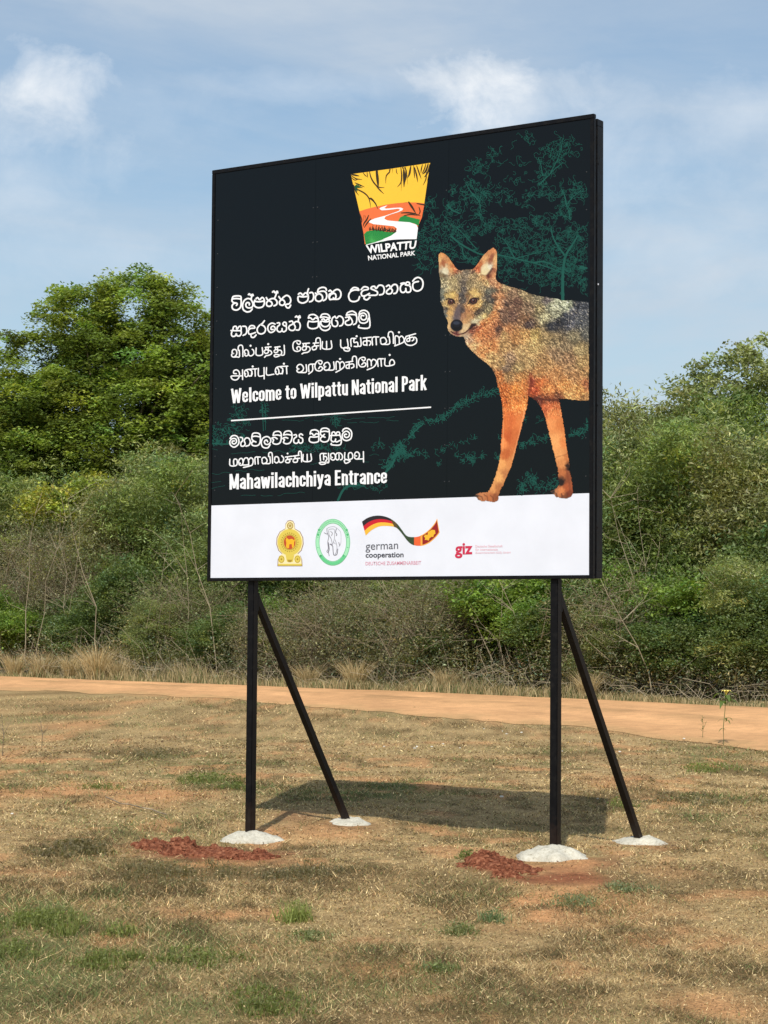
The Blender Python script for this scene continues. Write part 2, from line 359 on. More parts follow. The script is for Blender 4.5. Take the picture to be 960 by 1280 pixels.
# rear frame of square tube, a little shorter, with a back sheet and cross rails
r0, r1_, z0, z1 = XL+.02, XR+.004, ZB+.004, ZT-.028
rail('rear_frame_rail', r0, r1_, .040, .125, z1-.05, z1); rail('rear_frame_rail', r0, r1_, .040, .125, z0, z0+.05)
rail('rear_frame_rail', r0, r0+.05, .041, .124, z0+.05, z1-.05); rail('rear_frame_rail', r1_-.05, r1_, .041, .124, z0+.05, z1-.05)
for k in range(1, 5):
    zz = z0+.05+(z1-z0-.1)*k/5; rail('cross_rail', r0+.05, r1_-.05, .045, .085, zz-.02, zz+.02)
for k in range(4):
    mb = MB(); x = r1_; zz = z0+.35+k*.86
    mb.box(x, x+.003, .052, .062, zz, zz+.012); mb.build('bolt', Mwhite if k == 2 else Mframe, billboard)
mb = MB(); mb.box(r0+.002, r1_-.002, .126, .132, z0+.002, z1-.002); mb.build('back_sheet', Msheet, billboard)

# posts and braces of square steel tube
PW = .062
# red soil splashed up the lowest part of the steel
sx_ = NN(fnt, 'ShaderNodeSeparateXYZ'); tc2 = NN(fnt, 'ShaderNodeTexCoord'); fnt.links.new(tc2.outputs['Object'], sx_.inputs[0]); spl = onoise(fnt, tc2, 26, 5, .7)
hz_ = mathn(fnt, 'MULTIPLY', mathn(fnt, 'SUBTRACT', .42, sx_.outputs['Z']), 1.9, True); k_ = mathn(fnt, 'MULTIPLY', mathn(fnt, 'SUBTRACT', mathn(fnt, 'ADD', spl, hz_), .78), 4.0, True)
base_link = fb.inputs['Base Color'].links[0].from_socket; fnt.links.new(mixc(fnt, mathn(fnt, 'MULTIPLY', k_, .07), base_link, (.16, .085, .05)), fb.inputs['Base Color'])
posts = []
for px_ in (-POST_S/2, POST_S/2):
    mb = MB(); mb.box(px_-PW/2, px_+PW/2, .0305, .0305+PW, -.35, ZT-.3 if False else z0-.002, ch=.005); posts.append(mb.build('post', Mframe, billboard))
    mb = MB(); a = Vector((px_, .0305+PW+.004, EYE+.205)); b = Vector((px_, BACK+.05, -.12))
    mb.tube([a, b], .048*.707, 4, rot=math.pi/4); mb.build('brace', Mframe, billboard)
    mb = MB(); mb.box(px_-.03, px_+.03, .0305+PW, .0305+PW+.012, EYE+.10, EYE+.24); mb.build('bracket_plate', Mframe, billboard)
# post heads reach up between the two frames
for px_ in (-POST_S/2, POST_S/2):
    rail('post_head', px_-.03, px_+.03, .0305, .0395, z0+.001, z1-.1)
Mcon, cnt, cb = mat('pale_concrete', (.62, .60, .52), .95, .1)
tc_ = NN(cnt, 'ShaderNodeTexCoord'); n = onoise(cnt, tc_, 45, 6, .75); n2 = onoise(cnt, tc_, 8, 4, .6)
r = ramp(cnt, [(.3, (.20, .18, .13)), (.42, (.46, .43, .35)), (.7, (.60, .58, .50))]); cnt.links.new(n, r.inputs[0]); r2 = ramp(cnt, [(.3, .85), (.65, 1.05)]); cnt.links.new(n2, r2.inputs[0])
cnt.links.new(mixc(cnt, 1.0, r.outputs[0], r2.outputs[0], 'MULTIPLY'), cb.inputs['Base Color'])
bp = NN(cnt, 'ShaderNodeBump'); setin(bp, {'Strength': .7, 'Distance': .01}); cnt.links.new(n, bp.inputs['Height']); cnt.links.new(bp.outputs[0], cb.inputs['Normal'])
def loc2w(x, y): return mid[0]+RDIR[0]*x+BDIR[0]*y, mid[1]+RDIR[1]*x+BDIR[1]*y
def mound(px_, py_, rx_, ry_, h_, seed):
    wx, wy = loc2w(px_, py_); g0 = float(gh(wx, wy)); NR, NA = 16, 52; V = []; F = []
    for i in range(NR+1):
        for k in range(NA):
            a = 2*math.pi*k/NA; t = i/NR
            wob = 1+.5*(float(vnoise(math.cos(a)*2+seed*5, math.sin(a)*2, seed))-.5)+.12*(float(vnoise(math.cos(a)*6+seed*5, math.sin(a)*6, seed))-.5)
            x = math.cos(a)*rx_*t*wob; y = math.sin(a)*ry_*t*wob
            hh = h_*(1-t**2.2)-.05*(t > .98)+.05*(float(fbm(x*14+seed, y*14, seed, 4))-.5)*(1 if t < .95 else 0)
            V.append((px_+x, py_+y, g0+hh-.004))
    for i in range(NR):
        for k in range(NA): F.append((i*NA+k, i*NA+(k+1) % NA, (i+1)*NA+(k+1) % NA, (i+1)*NA+k))
    mb = MB(); mb.add(V, [f[::-1] for f in F]); return mb.build('concrete_footing', Mcon, billboard, smooth=True)
mound(-POST_S/2+.03, .04, .25, .22, .070, 1); mound(POST_S/2+.01, .04, .26, .21, .085, 2)
mound(-POST_S/2, BACK-.02, .21, .17, .055, 3); mound(POST_S/2, BACK-.02, .24, .17, .055, 4)

# ------------------------------------------------------------------ printed artwork
class Print:
    """flat print: every stroke or patch sits a few hundredths of a millimetre above the one before"""
    def __init__(s, base, step=.00003): s.V = []; s.F = []; s.n = 0; s.base = base; s.step = step; s.k = 0; s.sub = 0
    def off(s): s.k += 1; return s.base+s.step*(s.k % 24)
    def poly(s, P):
        from mathutils.geometry import tessellate_polygon
        P = np.asarray(P, float); tris = tessellate_polygon([[Vector((p[0], p[1], 0)) for p in P]])
        V = art(P, s.off()-0.0); s.V.append(V); s.F += [(a+s.n, b+s.n, c+s.n) for a, b, c in tris]; s.n += len(P)
    def stroke(s, P, w, round_=True, closed=False):
        P = np.asarray(P, float)
        d = np.sqrt(((P[1:]-P[:-1])**2).sum(1)); keep = np.r_[True, d > 1e-4]; P = P[keep]
        if len(P) < 2: return
        if np.ndim(w) and len(w) != len(P): w = np.asarray(w)[keep]
        T = np.gradient(P, axis=0); T /= np.linalg.norm(T, axis=1)[:, None]+1e-9
        N = np.stack([-T[:, 1], T[:, 0]], 1); w = np.broadcast_to(np.asarray(w, float), (len(P),))[:, None]/2
        L_ = P+N*w; R_ = P-N*w
        if round_:
            a = [P[0]+(-T[0]*math.cos(t)+N[0]*math.sin(t))*w[0] for t in (1.0, .35, -.35, -1.0)]
            b = [P[-1]+(T[-1]*math.cos(t)+N[-1]*math.sin(t))*w[-1] for t in (-1.0, -.35, .35, 1.0)]
        else: a = []; b = []
        n = len(P); V = np.vstack([L_, R_]+([a, b] if round_ else [])); o = s.n
        F = [(o+i, o+i+1, o+n+i+1, o+n+i) for i in range(n-1)]
        if round_:
            F.append((o+n, o+2*n+3, o+2*n+2, o+2*n+1, o+2*n, o)[::1]); F.append((o+n-1, o+2*n+7, o+2*n+6, o+2*n+5, o+2*n+4, o+2*n-1)[::1])
        s.V.append(art(V, s.off())); s.F += F; s.n += len(V)
    def ell(s, cx, cy, rx, ry, n=24):
        t = np.arange(n)/n*2*np.pi; s.poly(np.stack([cx+rx*np.cos(t), cy+ry*np.sin(t)], 1))
    def ring(s, cx, cy, rx, ry, w, n=48):
        t = np.arange(n+1)/n*2*np.pi; s.stroke(np.stack([cx+rx*np.cos(t), cy+ry*np.sin(t)], 1), w, False)
    def build(s, name, material, parent):
        me = bpy.data.meshes.new(name); me.from_pydata(np.concatenate(s.V).tolist(), [], s.F); me.update(); return link(name, me, material, parent)
LV = lambda k: -.0026+.0009*k     # print layers, metres in front of the sheet (local -y)
Mtext = printmat('white_lettering_print', (248, 250, 254), .80)

def strokes(spec, x0, y0, sc):
    out = []
    for line in spec.strip().split(';'):
        if not line.strip(): continue
        pts = [tuple(float(v) for v in q.split(',')) for q in line.split()]
        out.append(np.array([(x0+a/sc, y0+b/sc) for a, b in pts]))
    return out
SIN = [  # region origin, scale, strokes
 (285, 355, 11.294, """58,210 72,178 120,168 172,172 184,192 184,215 186,260 178,320 150,355 110,368 68,352 56,315 75,280 112,268 130,282 118,302;
 58,210 120,205 184,212; 58,210 56,240 78,262 112,268;
 325,215 332,185 345,148; 288,150 302,138 318,160 345,146 355,163; 320,214 275,205 228,235 205,298 215,360 260,392 310,386 342,352; 322,214 350,270 345,320 300,338 262,325 250,290 270,262 300,270 300,295;
 388,215 418,192 445,222 480,190 508,215 512,275 488,320 435,335 388,322 365,285 370,248 388,215; 378,245 440,250 508,240;
 540,192 556,220 575,232; 575,232 544,265 550,305 590,315 622,290 612,255 575,235; 575,232 600,212 645,205 685,235 692,270 678,295 648,308; 655,205 678,150 692,102; 628,115 648,100 665,125 692,102 702,124;
 718,178 738,208 755,220; 755,220 726,252 735,290 775,300 802,270 790,235 758,220; 755,220 785,185 830,160 870,185 886,235 865,278 830,286 812,300 830,332 862,335 884,298"""),
 (365, 350, 14.77, """305,162 288,210 280,262; 118,262 150,240 182,262 200,290 220,258 250,238 288,262 300,320 278,388 200,425 128,402 108,350 122,302 200,312 292,300;
 322,238 370,230 397,270 397,330 370,385 322,402;
 430,240 455,262 480,262; 475,250 432,308 440,372 500,395 556,362 560,302 525,262 478,252; 470,225 490,165 560,135 620,150 634,188; 470,228 555,205 618,222 642,285 625,352 578,380;
 680,205 705,190 730,215 735,240 690,262 682,320 700,362; 735,240 790,250 812,300 790,352 762,330; 700,362 752,355 850,352 896,305 900,230 862,180 805,180 740,232; 700,362 690,320 720,265 760,250"""),
 (430, 340, 9.143, """75,208 110,178 155,185 170,206; 168,208 118,205 70,228 52,275 70,325 115,338 160,322 178,282;
 195,202 226,170 268,175 275,198 222,210 197,240 207,272 245,270 290,245; 236,275 228,302 260,318 296,290;
 285,268 320,266 372,262 382,230 345,207 308,190 320,168 350,165 366,190 400,152 445,160 460,205 446,250 405,262;
 484,165 512,150 528,178 500,205 482,230 502,250 540,242 552,208 535,182 565,145 600,148 614,192 596,238 568,246;
 650,132 690,125 702,148; 690,128 655,150 642,190 655,228 685,232 706,210 706,188; 706,210 722,232 758,222 762,178 742,152 715,150 705,132 722,115 746,122 750,148;
 785,105 812,75 850,62 888,85 903,130 888,190 840,218 795,198 785,150 802,120 850,108"""),
 (285, 392, 10.105, """60,212 70,168 103,162 112,200 138,165 163,163 165,210; 38,214 100,216 158,218 166,250 148,280 115,280 102,252 92,280 58,288 42,262 50,222;
 185,160 225,165 237,210 225,255 190,275;
 260,190 282,155 325,155 336,182 284,188 256,218 266,258 310,252 346,238; 288,265 295,296 325,300 355,270;
 460,90 432,125 398,148 368,190 376,238 415,257 458,240 474,195 450,155 412,140;
 594,132 552,120 510,150 503,200 533,238 575,226 597,190 575,158 545,170 545,200 570,200;
 620,120 646,115 652,140 624,168 620,210 650,232 680,215 682,190; 680,215 704,230 735,208 736,165 706,150 692,130 710,108 734,118 736,148;
 775,102 810,95 820,128 786,148 766,175 785,208 830,210 850,170 832,128 860,100 900,112 912,160 895,205 860,206; 886,104 892,62 905,28; 850,45 866,30 880,48 905,28 912,52"""),
 (375, 382, 10.105, """105,152 122,120 175,113 215,138 227,165 232,232 220,275 160,292 107,275 98,232 110,195; 105,158 132,155 162,180 192,155 225,165; 110,197 165,205 228,197;
 255,150 280,110 340,107 372,135 378,162; 255,150 310,143 376,160; 275,175 300,168 322,190 350,172 376,195 368,240 330,266 285,258 262,222 275,195 320,205 370,200; 255,200 248,258 276,302 325,315 370,292 382,255;
 440,135 408,160 400,212 416,255 455,263 476,235 470,200 452,188; 440,135 462,160 492,132 532,148 549,195 532,245 500,258;
 585,120 602,88 660,70 705,95 712,122; 585,122 640,112 704,120 718,168 706,222 675,240; 575,150 608,145 618,178 584,195 570,222 595,245 642,240 662,205 645,165 620,135;
 745,108 762,72 815,60 858,85 874,140 874,278 745,278 745,250; 750,112 742,165 760,210 808,222 850,202 862,160; 750,112 800,92 838,120 835,165 800,182 770,160 776,125 805,128""")]
SIN2 = [
 (285, 535, 9.6, """25,125 50,95 95,93 126,130 126,190 75,230 30,205 22,160 50,128 90,130 102,165 75,192 50,180 52,158 75,155;
 145,112 170,118 176,150 155,175 157,215 190,215 206,188 194,152 215,120 250,125 267,165 252,205 215,218;
 285,102 300,65 350,60 380,75 387,105 387,155 370,200 330,215 290,205 285,175 310,160 335,168; 285,105 330,98 385,107; 285,105 288,138 312,158;
 505,200 475,238 420,230 398,180 415,125 465,102 505,125 512,165 480,197 445,190 437,160 460,143 475,165;
 540,90 555,50 605,40 635,62 638,130 620,180 575,195 537,178 547,142 525,122 560,112 590,130; 540,90 590,84 632,92;
 665,85 685,45 735,35 762,58 767,120 745,175 700,190 665,172 677,140 655,125 690,113 718,122; 665,85 710,77 762,86;
 790,85 815,80 822,103 792,130 790,170 820,185 845,165 846,142; 845,165 870,183 896,165 892,125 862,110 855,85 875,70 896,85"""),
 (375, 530, 12.8, """160,150 180,105 240,93 290,115 300,155 300,235 290,280 220,298 157,280 147,235 165,205; 160,160 190,150 222,185 256,155 298,162; 165,203 225,210 296,200;
 328,112 350,75 410,66 457,85 468,120 470,205 447,268 385,288 332,265 330,225 362,200 400,212; 328,125 400,115 466,126; 328,125 328,165 360,188 390,165;
 507,182 515,135 553,130 572,168 592,130 630,135 637,185; 488,186 565,182 645,192 648,328 505,332 503,308; 500,205 497,258 530,285 563,268 570,240; 563,268 585,288 638,262;
 680,115 700,80 755,68 808,100 828,160 808,238 740,266 687,240 675,180 702,132 750,115 790,150 780,200 740,216 710,195 717,165 745,165""")]
TAM = [
 (285, 422, 12, """85,238 60,225 72,185 112,180 132,218 122,262 85,292 55,275 58,245 85,238; 85,292 130,289 170,286 168,190; 152,190 155,135 188,112 220,140 222,284;
 252,240 245,200 275,180 302,205 305,250 275,276 250,260 262,238; 302,235 320,268 352,272 387,240 382,192 362,175;
 422,155 425,260 516,254 512,150; 558,147 645,138; 568,147 565,182; 602,145 604,190; 540,205 570,180 602,192 600,225 562,238 540,208; 602,190 640,200 656,235 620,262 572,272 548,295;
 700,145 780,135; 716,145 712,175; 742,142 744,180; 688,205 715,178 746,190 742,215 708,226 688,205; 746,188 792,192 806,228 780,265 720,290 690,272 720,252 790,262 844,250 842,115"""),
 (360, 415, 13.714, """150,185 180,212 210,195 205,160 160,150 100,175 82,240 100,310 150,332 205,315 213,272 182,250 150,270 160,300;
 252,200 366,190; 265,200 262,240; 308,197 308,250; 238,275 275,245 312,258 305,302 260,312 238,275; 312,252 360,255 380,300 340,345 272,357 240,376;
 432,192 522,185; 455,192 455,240; 406,268 450,240 488,250 478,292 430,305 408,270; 455,238 528,235; 476,185 482,120 520,100 553,130 556,296;
 590,165 595,282 742,280 738,152; 660,160 662,280"""),
 (420, 410, 8.727, """50,130 57,212 128,205 122,122; 128,205 150,225 138,250 98,248 82,222 105,212 132,228;
 165,200 163,120 215,114; 196,117 196,158 232,155 236,200 198,200; 236,198 272,192 268,108;
 296,110 384,100; 334,106 337,190; 337,140 300,148 300,182 337,185; 337,140 368,142 380,165 365,188; 398,186 398,104 466,97; 436,100 440,182;
 487,158 487,115 528,105 550,140 540,165 502,178 484,155; 505,178 582,172 580,98; 568,98 575,50 604,40 624,68 626,168;
 645,178 645,95 668,88 688,110 690,165; 690,105 715,88 740,115 738,150 705,170 640,195;
 765,92 868,62; 802,80 805,140; 803,108 775,120 775,145 805,142; 803,108 840,100 848,125 830,140; 765,92 748,140 775,182 830,188 876,160 878,118 858,100"""),
 (285, 450, 12, """125,205 85,200 88,162 128,148 165,178 172,235 145,285 105,300 62,285 45,245 100,238 215,238; 217,148 218,292;
 262,210 245,200 260,155 325,138 432,132; 272,148 298,185 300,230 272,252 250,228 262,205; 300,235 335,240 360,215 355,165 330,150; 405,136 408,242 ; 355,190 350,240;
 455,125 460,238 542,232; 540,115 542,282; 577,115 582,222 688,213;
 722,182 708,168 725,115 785,98 896,92; 735,112 760,150 762,200 735,216 712,192 722,172; 762,198 795,205 822,180 818,130 792,112; 876,95 882,206; 818,160 815,206"""),
 (365, 440, 7.111, """62,150 42,140 55,115 82,112 102,140 92,168 60,182 42,165 60,150; 70,182 127,177 125,113;
 150,175 150,115 200,107; 182,110 182,165 148,195;
 235,95 252,110 268,92 255,76 220,85 203,125 215,160 250,168 272,145 252,128 236,148; 300,130 282,122 295,98 322,94 337,125 325,155 298,162 283,145 300,130; 310,160 372,155 370,88;
 392,155 392,92 410,86 424,105 426,150; 426,102 445,85 465,105 462,130 435,155 390,180;
 478,92 540,82; 508,88 508,146; 508,110 482,120 484,143 508,144; 508,110 542,106 550,130 528,143; 535,82 540,45 562,38 574,60 576,140;
 620,65 637,80 652,60 635,46 600,60 590,100 610,130 645,128 657,105 638,95 620,112; 672,132 670,75 688,66 703,85 705,122; 704,85 722,65 748,80 745,110 718,138 668,158; 765,128 763,66 812,60; 790,62 795,126;
 826,58 830,122 905,112 905,78 884,68 868,90 870,118""")]
TAMDOT = [(285+338/12, 422+122/12), (285+603/12, 422+98/12), (420+225/8.727, 410+90/8.727), (420+687/8.727, 410+47/8.727), (285+370/12, 450+97/12), (285+838/12, 450+56/12), (365+427/7.111, 440+62/7.111), (365+868/7.111, 440+26/7.111)]
TAM2 = [
 (283, 560, 8.571, """36,120 40,187 107,185 114,130 88,118 76,140 80,185;
 150,165 130,155 140,120 165,112 178,145 168,182 142,182 132,165; 178,150 195,112 225,108 238,150 236,180; 168,182 205,182 240,180; 238,130 260,105 285,125 278,178 240,195 182,208; 308,172 308,102 362,97; 336,100 340,170;
 382,145 382,112 412,100 435,130 425,158 392,168 380,145; 405,166 467,162 465,93; 452,92 455,55 478,48 491,70 494,162;
 515,130 522,97 552,98 562,138 537,160 514,145; 560,135 575,155 604,146 613,110 592,83;
 632,97 702,88; 654,94 654,124; 630,140 652,122 680,132 670,156 642,156 630,140; 654,122 700,116;
 713,87 778,78; 735,84 735,115; 712,132 733,113 762,120 755,150 722,152 712,132; 733,113 786,110; 772,76 776,40 793,36 803,55 806,148;
 822,70 825,140 907,136 904,63; 865,68 866,138"""),
 (390, 555, 12.8, """135,265 135,160 228,153; 184,156 186,252; 186,205 222,200 240,240 215,275; 262,148 268,288 225,296 140,290 118,308 150,325 205,318 240,285;
 325,215 300,200 302,160 345,148 372,185 368,235 335,258 300,235 310,210; 372,195 395,150 448,145 485,185 480,240 452,252; 430,165 432,230 405,255 378,230 380,195;
 525,138 528,242 632,238 652,190 632,142 595,142 580,180 585,238; 545,245 515,265 535,308 580,295 612,268 575,258;
 712,190 682,185 692,140 728,128 757,162 752,215 715,242 680,222 690,195; 715,242 822,236; 822,122 824,288""")]
def script_print(name, blocks, w, dots=(), dr=1.1):
    for x0, y0, sc, spec in blocks:
        p = Print(LV(2)); st = strokes(spec, x0, y0, sc)
        for q in st: p.stroke(catmull(q, 4), w)
        allp = np.vstack(st); lo, hi = allp.min(0), allp.max(0)
        for d in dots:
            if lo[0]-1 < d[0] < hi[0]+1 and lo[1]-4 < d[1] < hi[1]: p.ell(d[0], d[1], dr, dr, 12)
        p.build(name, Mtext, billboard)
script_print('sinhala_lettering', SIN[:3], 1.9); script_print('sinhala_lettering', SIN[3:], 1.75); script_print('sinhala_lettering', SIN2, 1.65)
script_print('tamil_lettering', TAM, 1.5, TAMDOT, 1.3); script_print('tamil_lettering', TAM2, 1.5, [(283+655/8.571, 560+59/8.571)], 1.1)

# condensed bold latin capitals and small letters, drawn as pen strokes in a box whose cap height is 1
SW = .124
bowl = [(.08, .2), (.08, .56), (.11, .65), (.18, .685), (.25, .65), (.28, .56), (.28, .2), (.25, .11), (.18, .075), (.11, .11), (.08, .2), (.08, .3)]
GL = {
 'W': (.60, [[(.07, 1), (.18, .0)], [(.18, .0), (.30, .9)], [(.30, .9), (.42, .0)], [(.42, .0), (.53, 1)]]),
 'w': (.50, [[(.06, .76), (.15, .0)], [(.15, .0), (.25, .70)], [(.25, .70), (.35, .0)], [(.35, .0), (.44, .76)]]),
 'M': (.52, [[(.08, 0), (.08, 1)], [(.09, 1), (.26, .08)], [(.26, .08), (.43, 1)], [(.44, 0), (.44, 1)]]),
 'N': (.42, [[(.08, 0), (.08, 1)], [(.09, 1), (.33, 0)], [(.34, 0), (.34, 1)]]),
 'E': (.35, [[(.09, 0), (.09, 1)], [(.09, .93), (.33, .93)], [(.09, .51), (.30, .51)], [(.09, .07), (.33, .07)]]),
 'P': (.38, [[(.09, 0), (.09, 1)], [(.09, .93), (.2, .93), (.28, .88), (.30, .78), (.30, .64), (.28, .54), (.2, .48), (.09, .48)]]),
 'l': (.18, [[(.09, 0), (.09, 1)]]), 'i': (.18, [[(.09, 0), (.09, .76)], [(.09, .85), (.09, 1)]]),
 't': (.27, [[(.13, .93), (.13, .17), (.16, .08), (.25, .065)], [(.01, .69), (.25, .69)]]),
 'c': (.34, [[(.28, .46), (.28, .56), (.25, .65), (.18, .685), (.11, .65), (.08, .56), (.08, .2), (.11, .11), (.18, .075), (.25, .11), (.28, .2), (.28, .3)]]),
 'e': (.36, [[(.08, .385), (.28, .385), (.28, .56), (.25, .65), (.18, .685), (.11, .65), (.08, .56), (.08, .2), (.11, .11), (.18, .075), (.25, .11), (.28, .2), (.28, .25)]]),
 'o': (.36, [bowl]),
 'm': (.54, [[(.08, 0), (.08, .76)], [(.08, .58), (.13, .66), (.19, .685), (.25, .64), (.27, .55), (.27, 0)], [(.27, .58), (.32, .66), (.38, .685), (.44, .64), (.46, .55), (.46, 0)]]),
 'n': (.36, [[(.08, 0), (.08, .76)], [(.08, .58), (.13, .66), (.20, .685), (.26, .64), (.28, .55), (.28, 0)]]),
 'h': (.36, [[(.08, 0), (.08, 1)], [(.08, .58), (.13, .66), (.20, .685), (.26, .64), (.28, .55), (.28, 0)]]),
 'u': (.36, [[(.28, 0), (.28, .76)], [(.28, .18), (.23, .10), (.16, .075), (.10, .12), (.08, .21), (.08, .76)]]),
 'p': (.36, [[(.08, -.2), (.08, .76)], bowl]),
 'a': (.36, [[(.08, .53), (.10, .63), (.18, .685), (.25, .65), (.28, .56), (.28, 0)], [(.28, .43), (.18, .39), (.10, .32), (.08, .2), (.11, .10), (.18, .075), (.28, .17)]]),
 'r': (.27, [[(.08, 0), (.08, .76)], [(.08, .56), (.14, .66), (.25, .68)]]),
 'k': (.36, [[(.08, 0), (.08, 1)], [(.30, .76), (.12, .38)], [(.15, .44), (.30, 0)]]),
 'y': (.36, [[(.06, .76), (.19, .04)], [(.30, .76), (.19, .04), (.14, -.12), (.04, -.14)]])}
def latin(name, text, bl, br, tl, tr):
    xs = 0; parts_ = []
    for ch in text:
        if ch == ' ': xs += .17; continue
        w_, st = GL[ch]
        for q in st: parts_.append(np.array([(xs+a, b) for a, b in q]))
        xs += w_+.012
    xs -= .012
    bl, br, tl, tr = map(np.array, (bl, br, tl, tr)); p = Print(LV(2), .00002)
    def mapp(Q):
        u = (Q[:, :1]/xs); v = Q[:, 1:2]
        return (bl*(1-u)+br*u)*(1-v)+(tl*(1-u)+tr*u)*v
    for q in parts_:
        # outline in the letter box so that stems keep their weight, flat ends
        T = np.gradient(q, axis=0); T /= np.linalg.norm(T, axis=1)[:, None]; N = np.stack([-T[:, 1], T[:, 0]], 1)
        Lp = mapp(q+N*SW/2); Rp = mapp(q-N*SW/2); n = len(q); o = p.n
        p.V.append(art(np.vstack([Lp, Rp]), p.off())); p.F += [(o+i, o+i+1, o+n+i+1, o+n+i) for i in range(n-1)]; p.n += 2*n
    return p.build(name, Mtext, billboard)
latin('english_lettering', 'Welcome to Wilpattu National Park', (288.6, 504.2), (533.5, 487.4), (288.4, 486.0), (533.5, 468.2))
latin('english_lettering', 'Mahawilachchiya Entrance', (286.4, 612.0), (484.2, 604.2), (286.4, 592.6), (484.2, 585.4))
p = Print(LV(2)); p.stroke([(288.7, 525.8), (538.8, 509.0)], 1.7, False); p.build('white_rule', Mtext, billboard)

def fonttext(name, text, quad, material, bold=0.0, layer=2, shear=0.0, parent=billboard):
    """small print set in the built-in font, fitted to a quad of the sheet: bl, br, tl, tr"""
    cu = bpy.data.curves.new(name+'_type', 'FONT'); cu.body = text; cu.offset = bold; cu.resolution_u = 4
    ob = bpy.data.objects.new(name+'_type', cu); COL.objects.link(ob); dg = bpy.context.evaluated_depsgraph_get()
    me = bpy.data.meshes.new_from_object(ob.evaluated_get(dg)); bpy.data.objects.remove(ob); bpy.data.curves.remove(cu)
    n = len(me.vertices); V = np.zeros(n*3); me.vertices.foreach_get('co', V); V = V.reshape(-1, 3)[:, :2]
    lo, hi = V.min(0), V.max(0); U = (V-lo)/(hi-lo); bl, br, tl, tr = (np.array(q) for q in quad); u, v = U[:, :1], U[:, 1:]
    Q = (bl*(1-u)+br*u)*(1-v)+(tl*(1-u)+tr*u)*v
    me.vertices.foreach_set('co', art(Q, LV(layer)).ravel()); me.update(); me.materials.clear(); me.name = name
    return link(name, me, material, parent)

# ---- park logo
def Z3(s_, x0=420, y0=190, sc=6.857): return strokes(s_, x0, y0, sc)[0]
def pm(name, rgb, k=.80): return printmat(name, rgb, k)
Mdark = pm('black_print', (28, 34, 36), .8)
def patch(name, polys, material, layer, smooth=0, parent=billboard, step=.00003):
    p = Print(LV(layer), step)
    for q in polys: p.poly(catmull(q, 4, False) if smooth else q)
    return p.build(name, material, parent)
logo = patch('logo_sky', [Z3("125,190 470,143 805,93 755,440 600,430 430,455 200,512")], pm('yellow_print', (252, 200, 62)), 0)
patch('logo_plain', [Z3("199,508 260,488 330,470 430,450 520,438 600,432 690,432 757,440 735,560 700,640 500,740 245,790 235,700")], pm('orange_print', (238, 118, 66)), .4, parent=logo)
patch('logo_bush', [Z3("530,597 548,560 585,542 640,560 720,578 705,632 670,612 600,600"), Z3("254,795 238,705 262,680 300,672 360,668 430,684 515,688 480,716 400,752")], pm('green_print', (40, 138, 66)), .7, parent=logo)
river = "440,456 385,474 370,486 392,500 450,496 530,486 547,491 540,503 490,522 420,546 330,570 285,590 282,602 320,618 420,628 495,636 522,656 512,688 470,718 400,748 262,796 470,752 600,742 690,745 702,650 688,622 630,602 520,594 440,586 412,572 424,552 470,534 530,516 566,500 575,486 555,476 500,478 430,485 412,480 430,466"
patch('logo_river', [Z3(river)], Mtext, 1.2, parent=logo)
Mleaf = pm('dark_leaf_print', (52, 40, 24), .9)
p = Print(LV(1.6))
for s_, w in (("125,190 165,198 200,205", 2), ("128,200 165,225 190,232 225,236", 1.2), ("130,215 160,240 200,228", 1), ("160,262 200,280 245,300", 1.4), ("165,300 185,320 240,350 275,385 290,430 295,478", 1.6), ("270,385 320,420 345,455 358,490", 1.6), ("280,400 300,395 330,420", 1.2), ("150,280 165,330 195,372", 1.4), ("265,165 268,200 272,222", 1), ("285,160 300,220 330,270 365,300 415,305", 1.7), ("330,270 370,320 410,358", 1.5), ("230,175 250,200 265,210", 1),
             ("345,155 352,200 358,260 362,300", 3.4), ("355,160 362,300", 2.4), ("455,145 458,170 430,205 425,270", 1.5), ("470,145 440,190", 1.4), ("485,142 482,180", 1), ("515,140 518,170 528,190", 1), ("555,130 562,200 556,260 525,300", 1.6), ("560,260 558,335", 1.2), ("580,150 584,220 582,300", 3.2), ("600,150 600,200 590,260", 2.4), ("590,130 600,160", 4.2), ("570,130 580,150", 4), ("610,200 612,280", 1.2), ("640,120 630,180 615,220", 2.4), ("665,115 670,180 672,225", 1.4), ("672,130 690,200 700,260", 1.8),
             ("690,115 712,180 730,230", 1.6), ("740,105 730,150 726,180", 1.4), ("770,100 755,150 735,185", 1.4), ("790,98 770,160 740,190", 2.2), ("803,105 790,160 770,200 755,215", 2), ("775,170 770,230 745,285", 1.3), ("795,190 780,250", 1.2),
             ("620,425 640,455 660,485 685,530", 2.6), ("555,522 620,520 680,530 725,548", 1.8), ("580,545 640,535 700,545", 1.3), ("710,470 720,510 705,545", 1.4), ("690,440 755,452 770,458", 1.6),
             ("200,520 220,580 218,605", 1.4), ("240,540 235,590", 1), ("280,540 262,580 240,610 232,640", 1.8), ("300,570 265,610 240,650", 1.6), ("250,545 256,580", 1)):
    q = catmull(Z3(s_), 4); ww = np.sin(np.linspace(.5, math.pi-.15, len(q)))*w; p.stroke(q, ww, False)
rg = random.Random(4)
for k in range(24):
    x = 290+k*9.7; y = 672-(6 if k % 3 else 0)+k*.9; h = rg.uniform(25, 48); p.stroke(Z3(f"{x},{y} {x+rg.uniform(-6,6)},{y-h*.5} {x+rg.uniform(-16,16)},{y-h}"), [1.5, 1.0, .3], False)
p.build('logo_leaves', Mleaf, logo)
p = Print(LV(1.6)); 
for k in range(9):
    a = math.radians(200+k*20); p.stroke(np.array([Z3("160,300")[0], Z3("163,298")[0]+np.array([abs(math.cos(a))*9*(.4+.08*k), math.sin(a)*-6*(1 if k<5 else -1)+1])]), [2.2, .4], False)
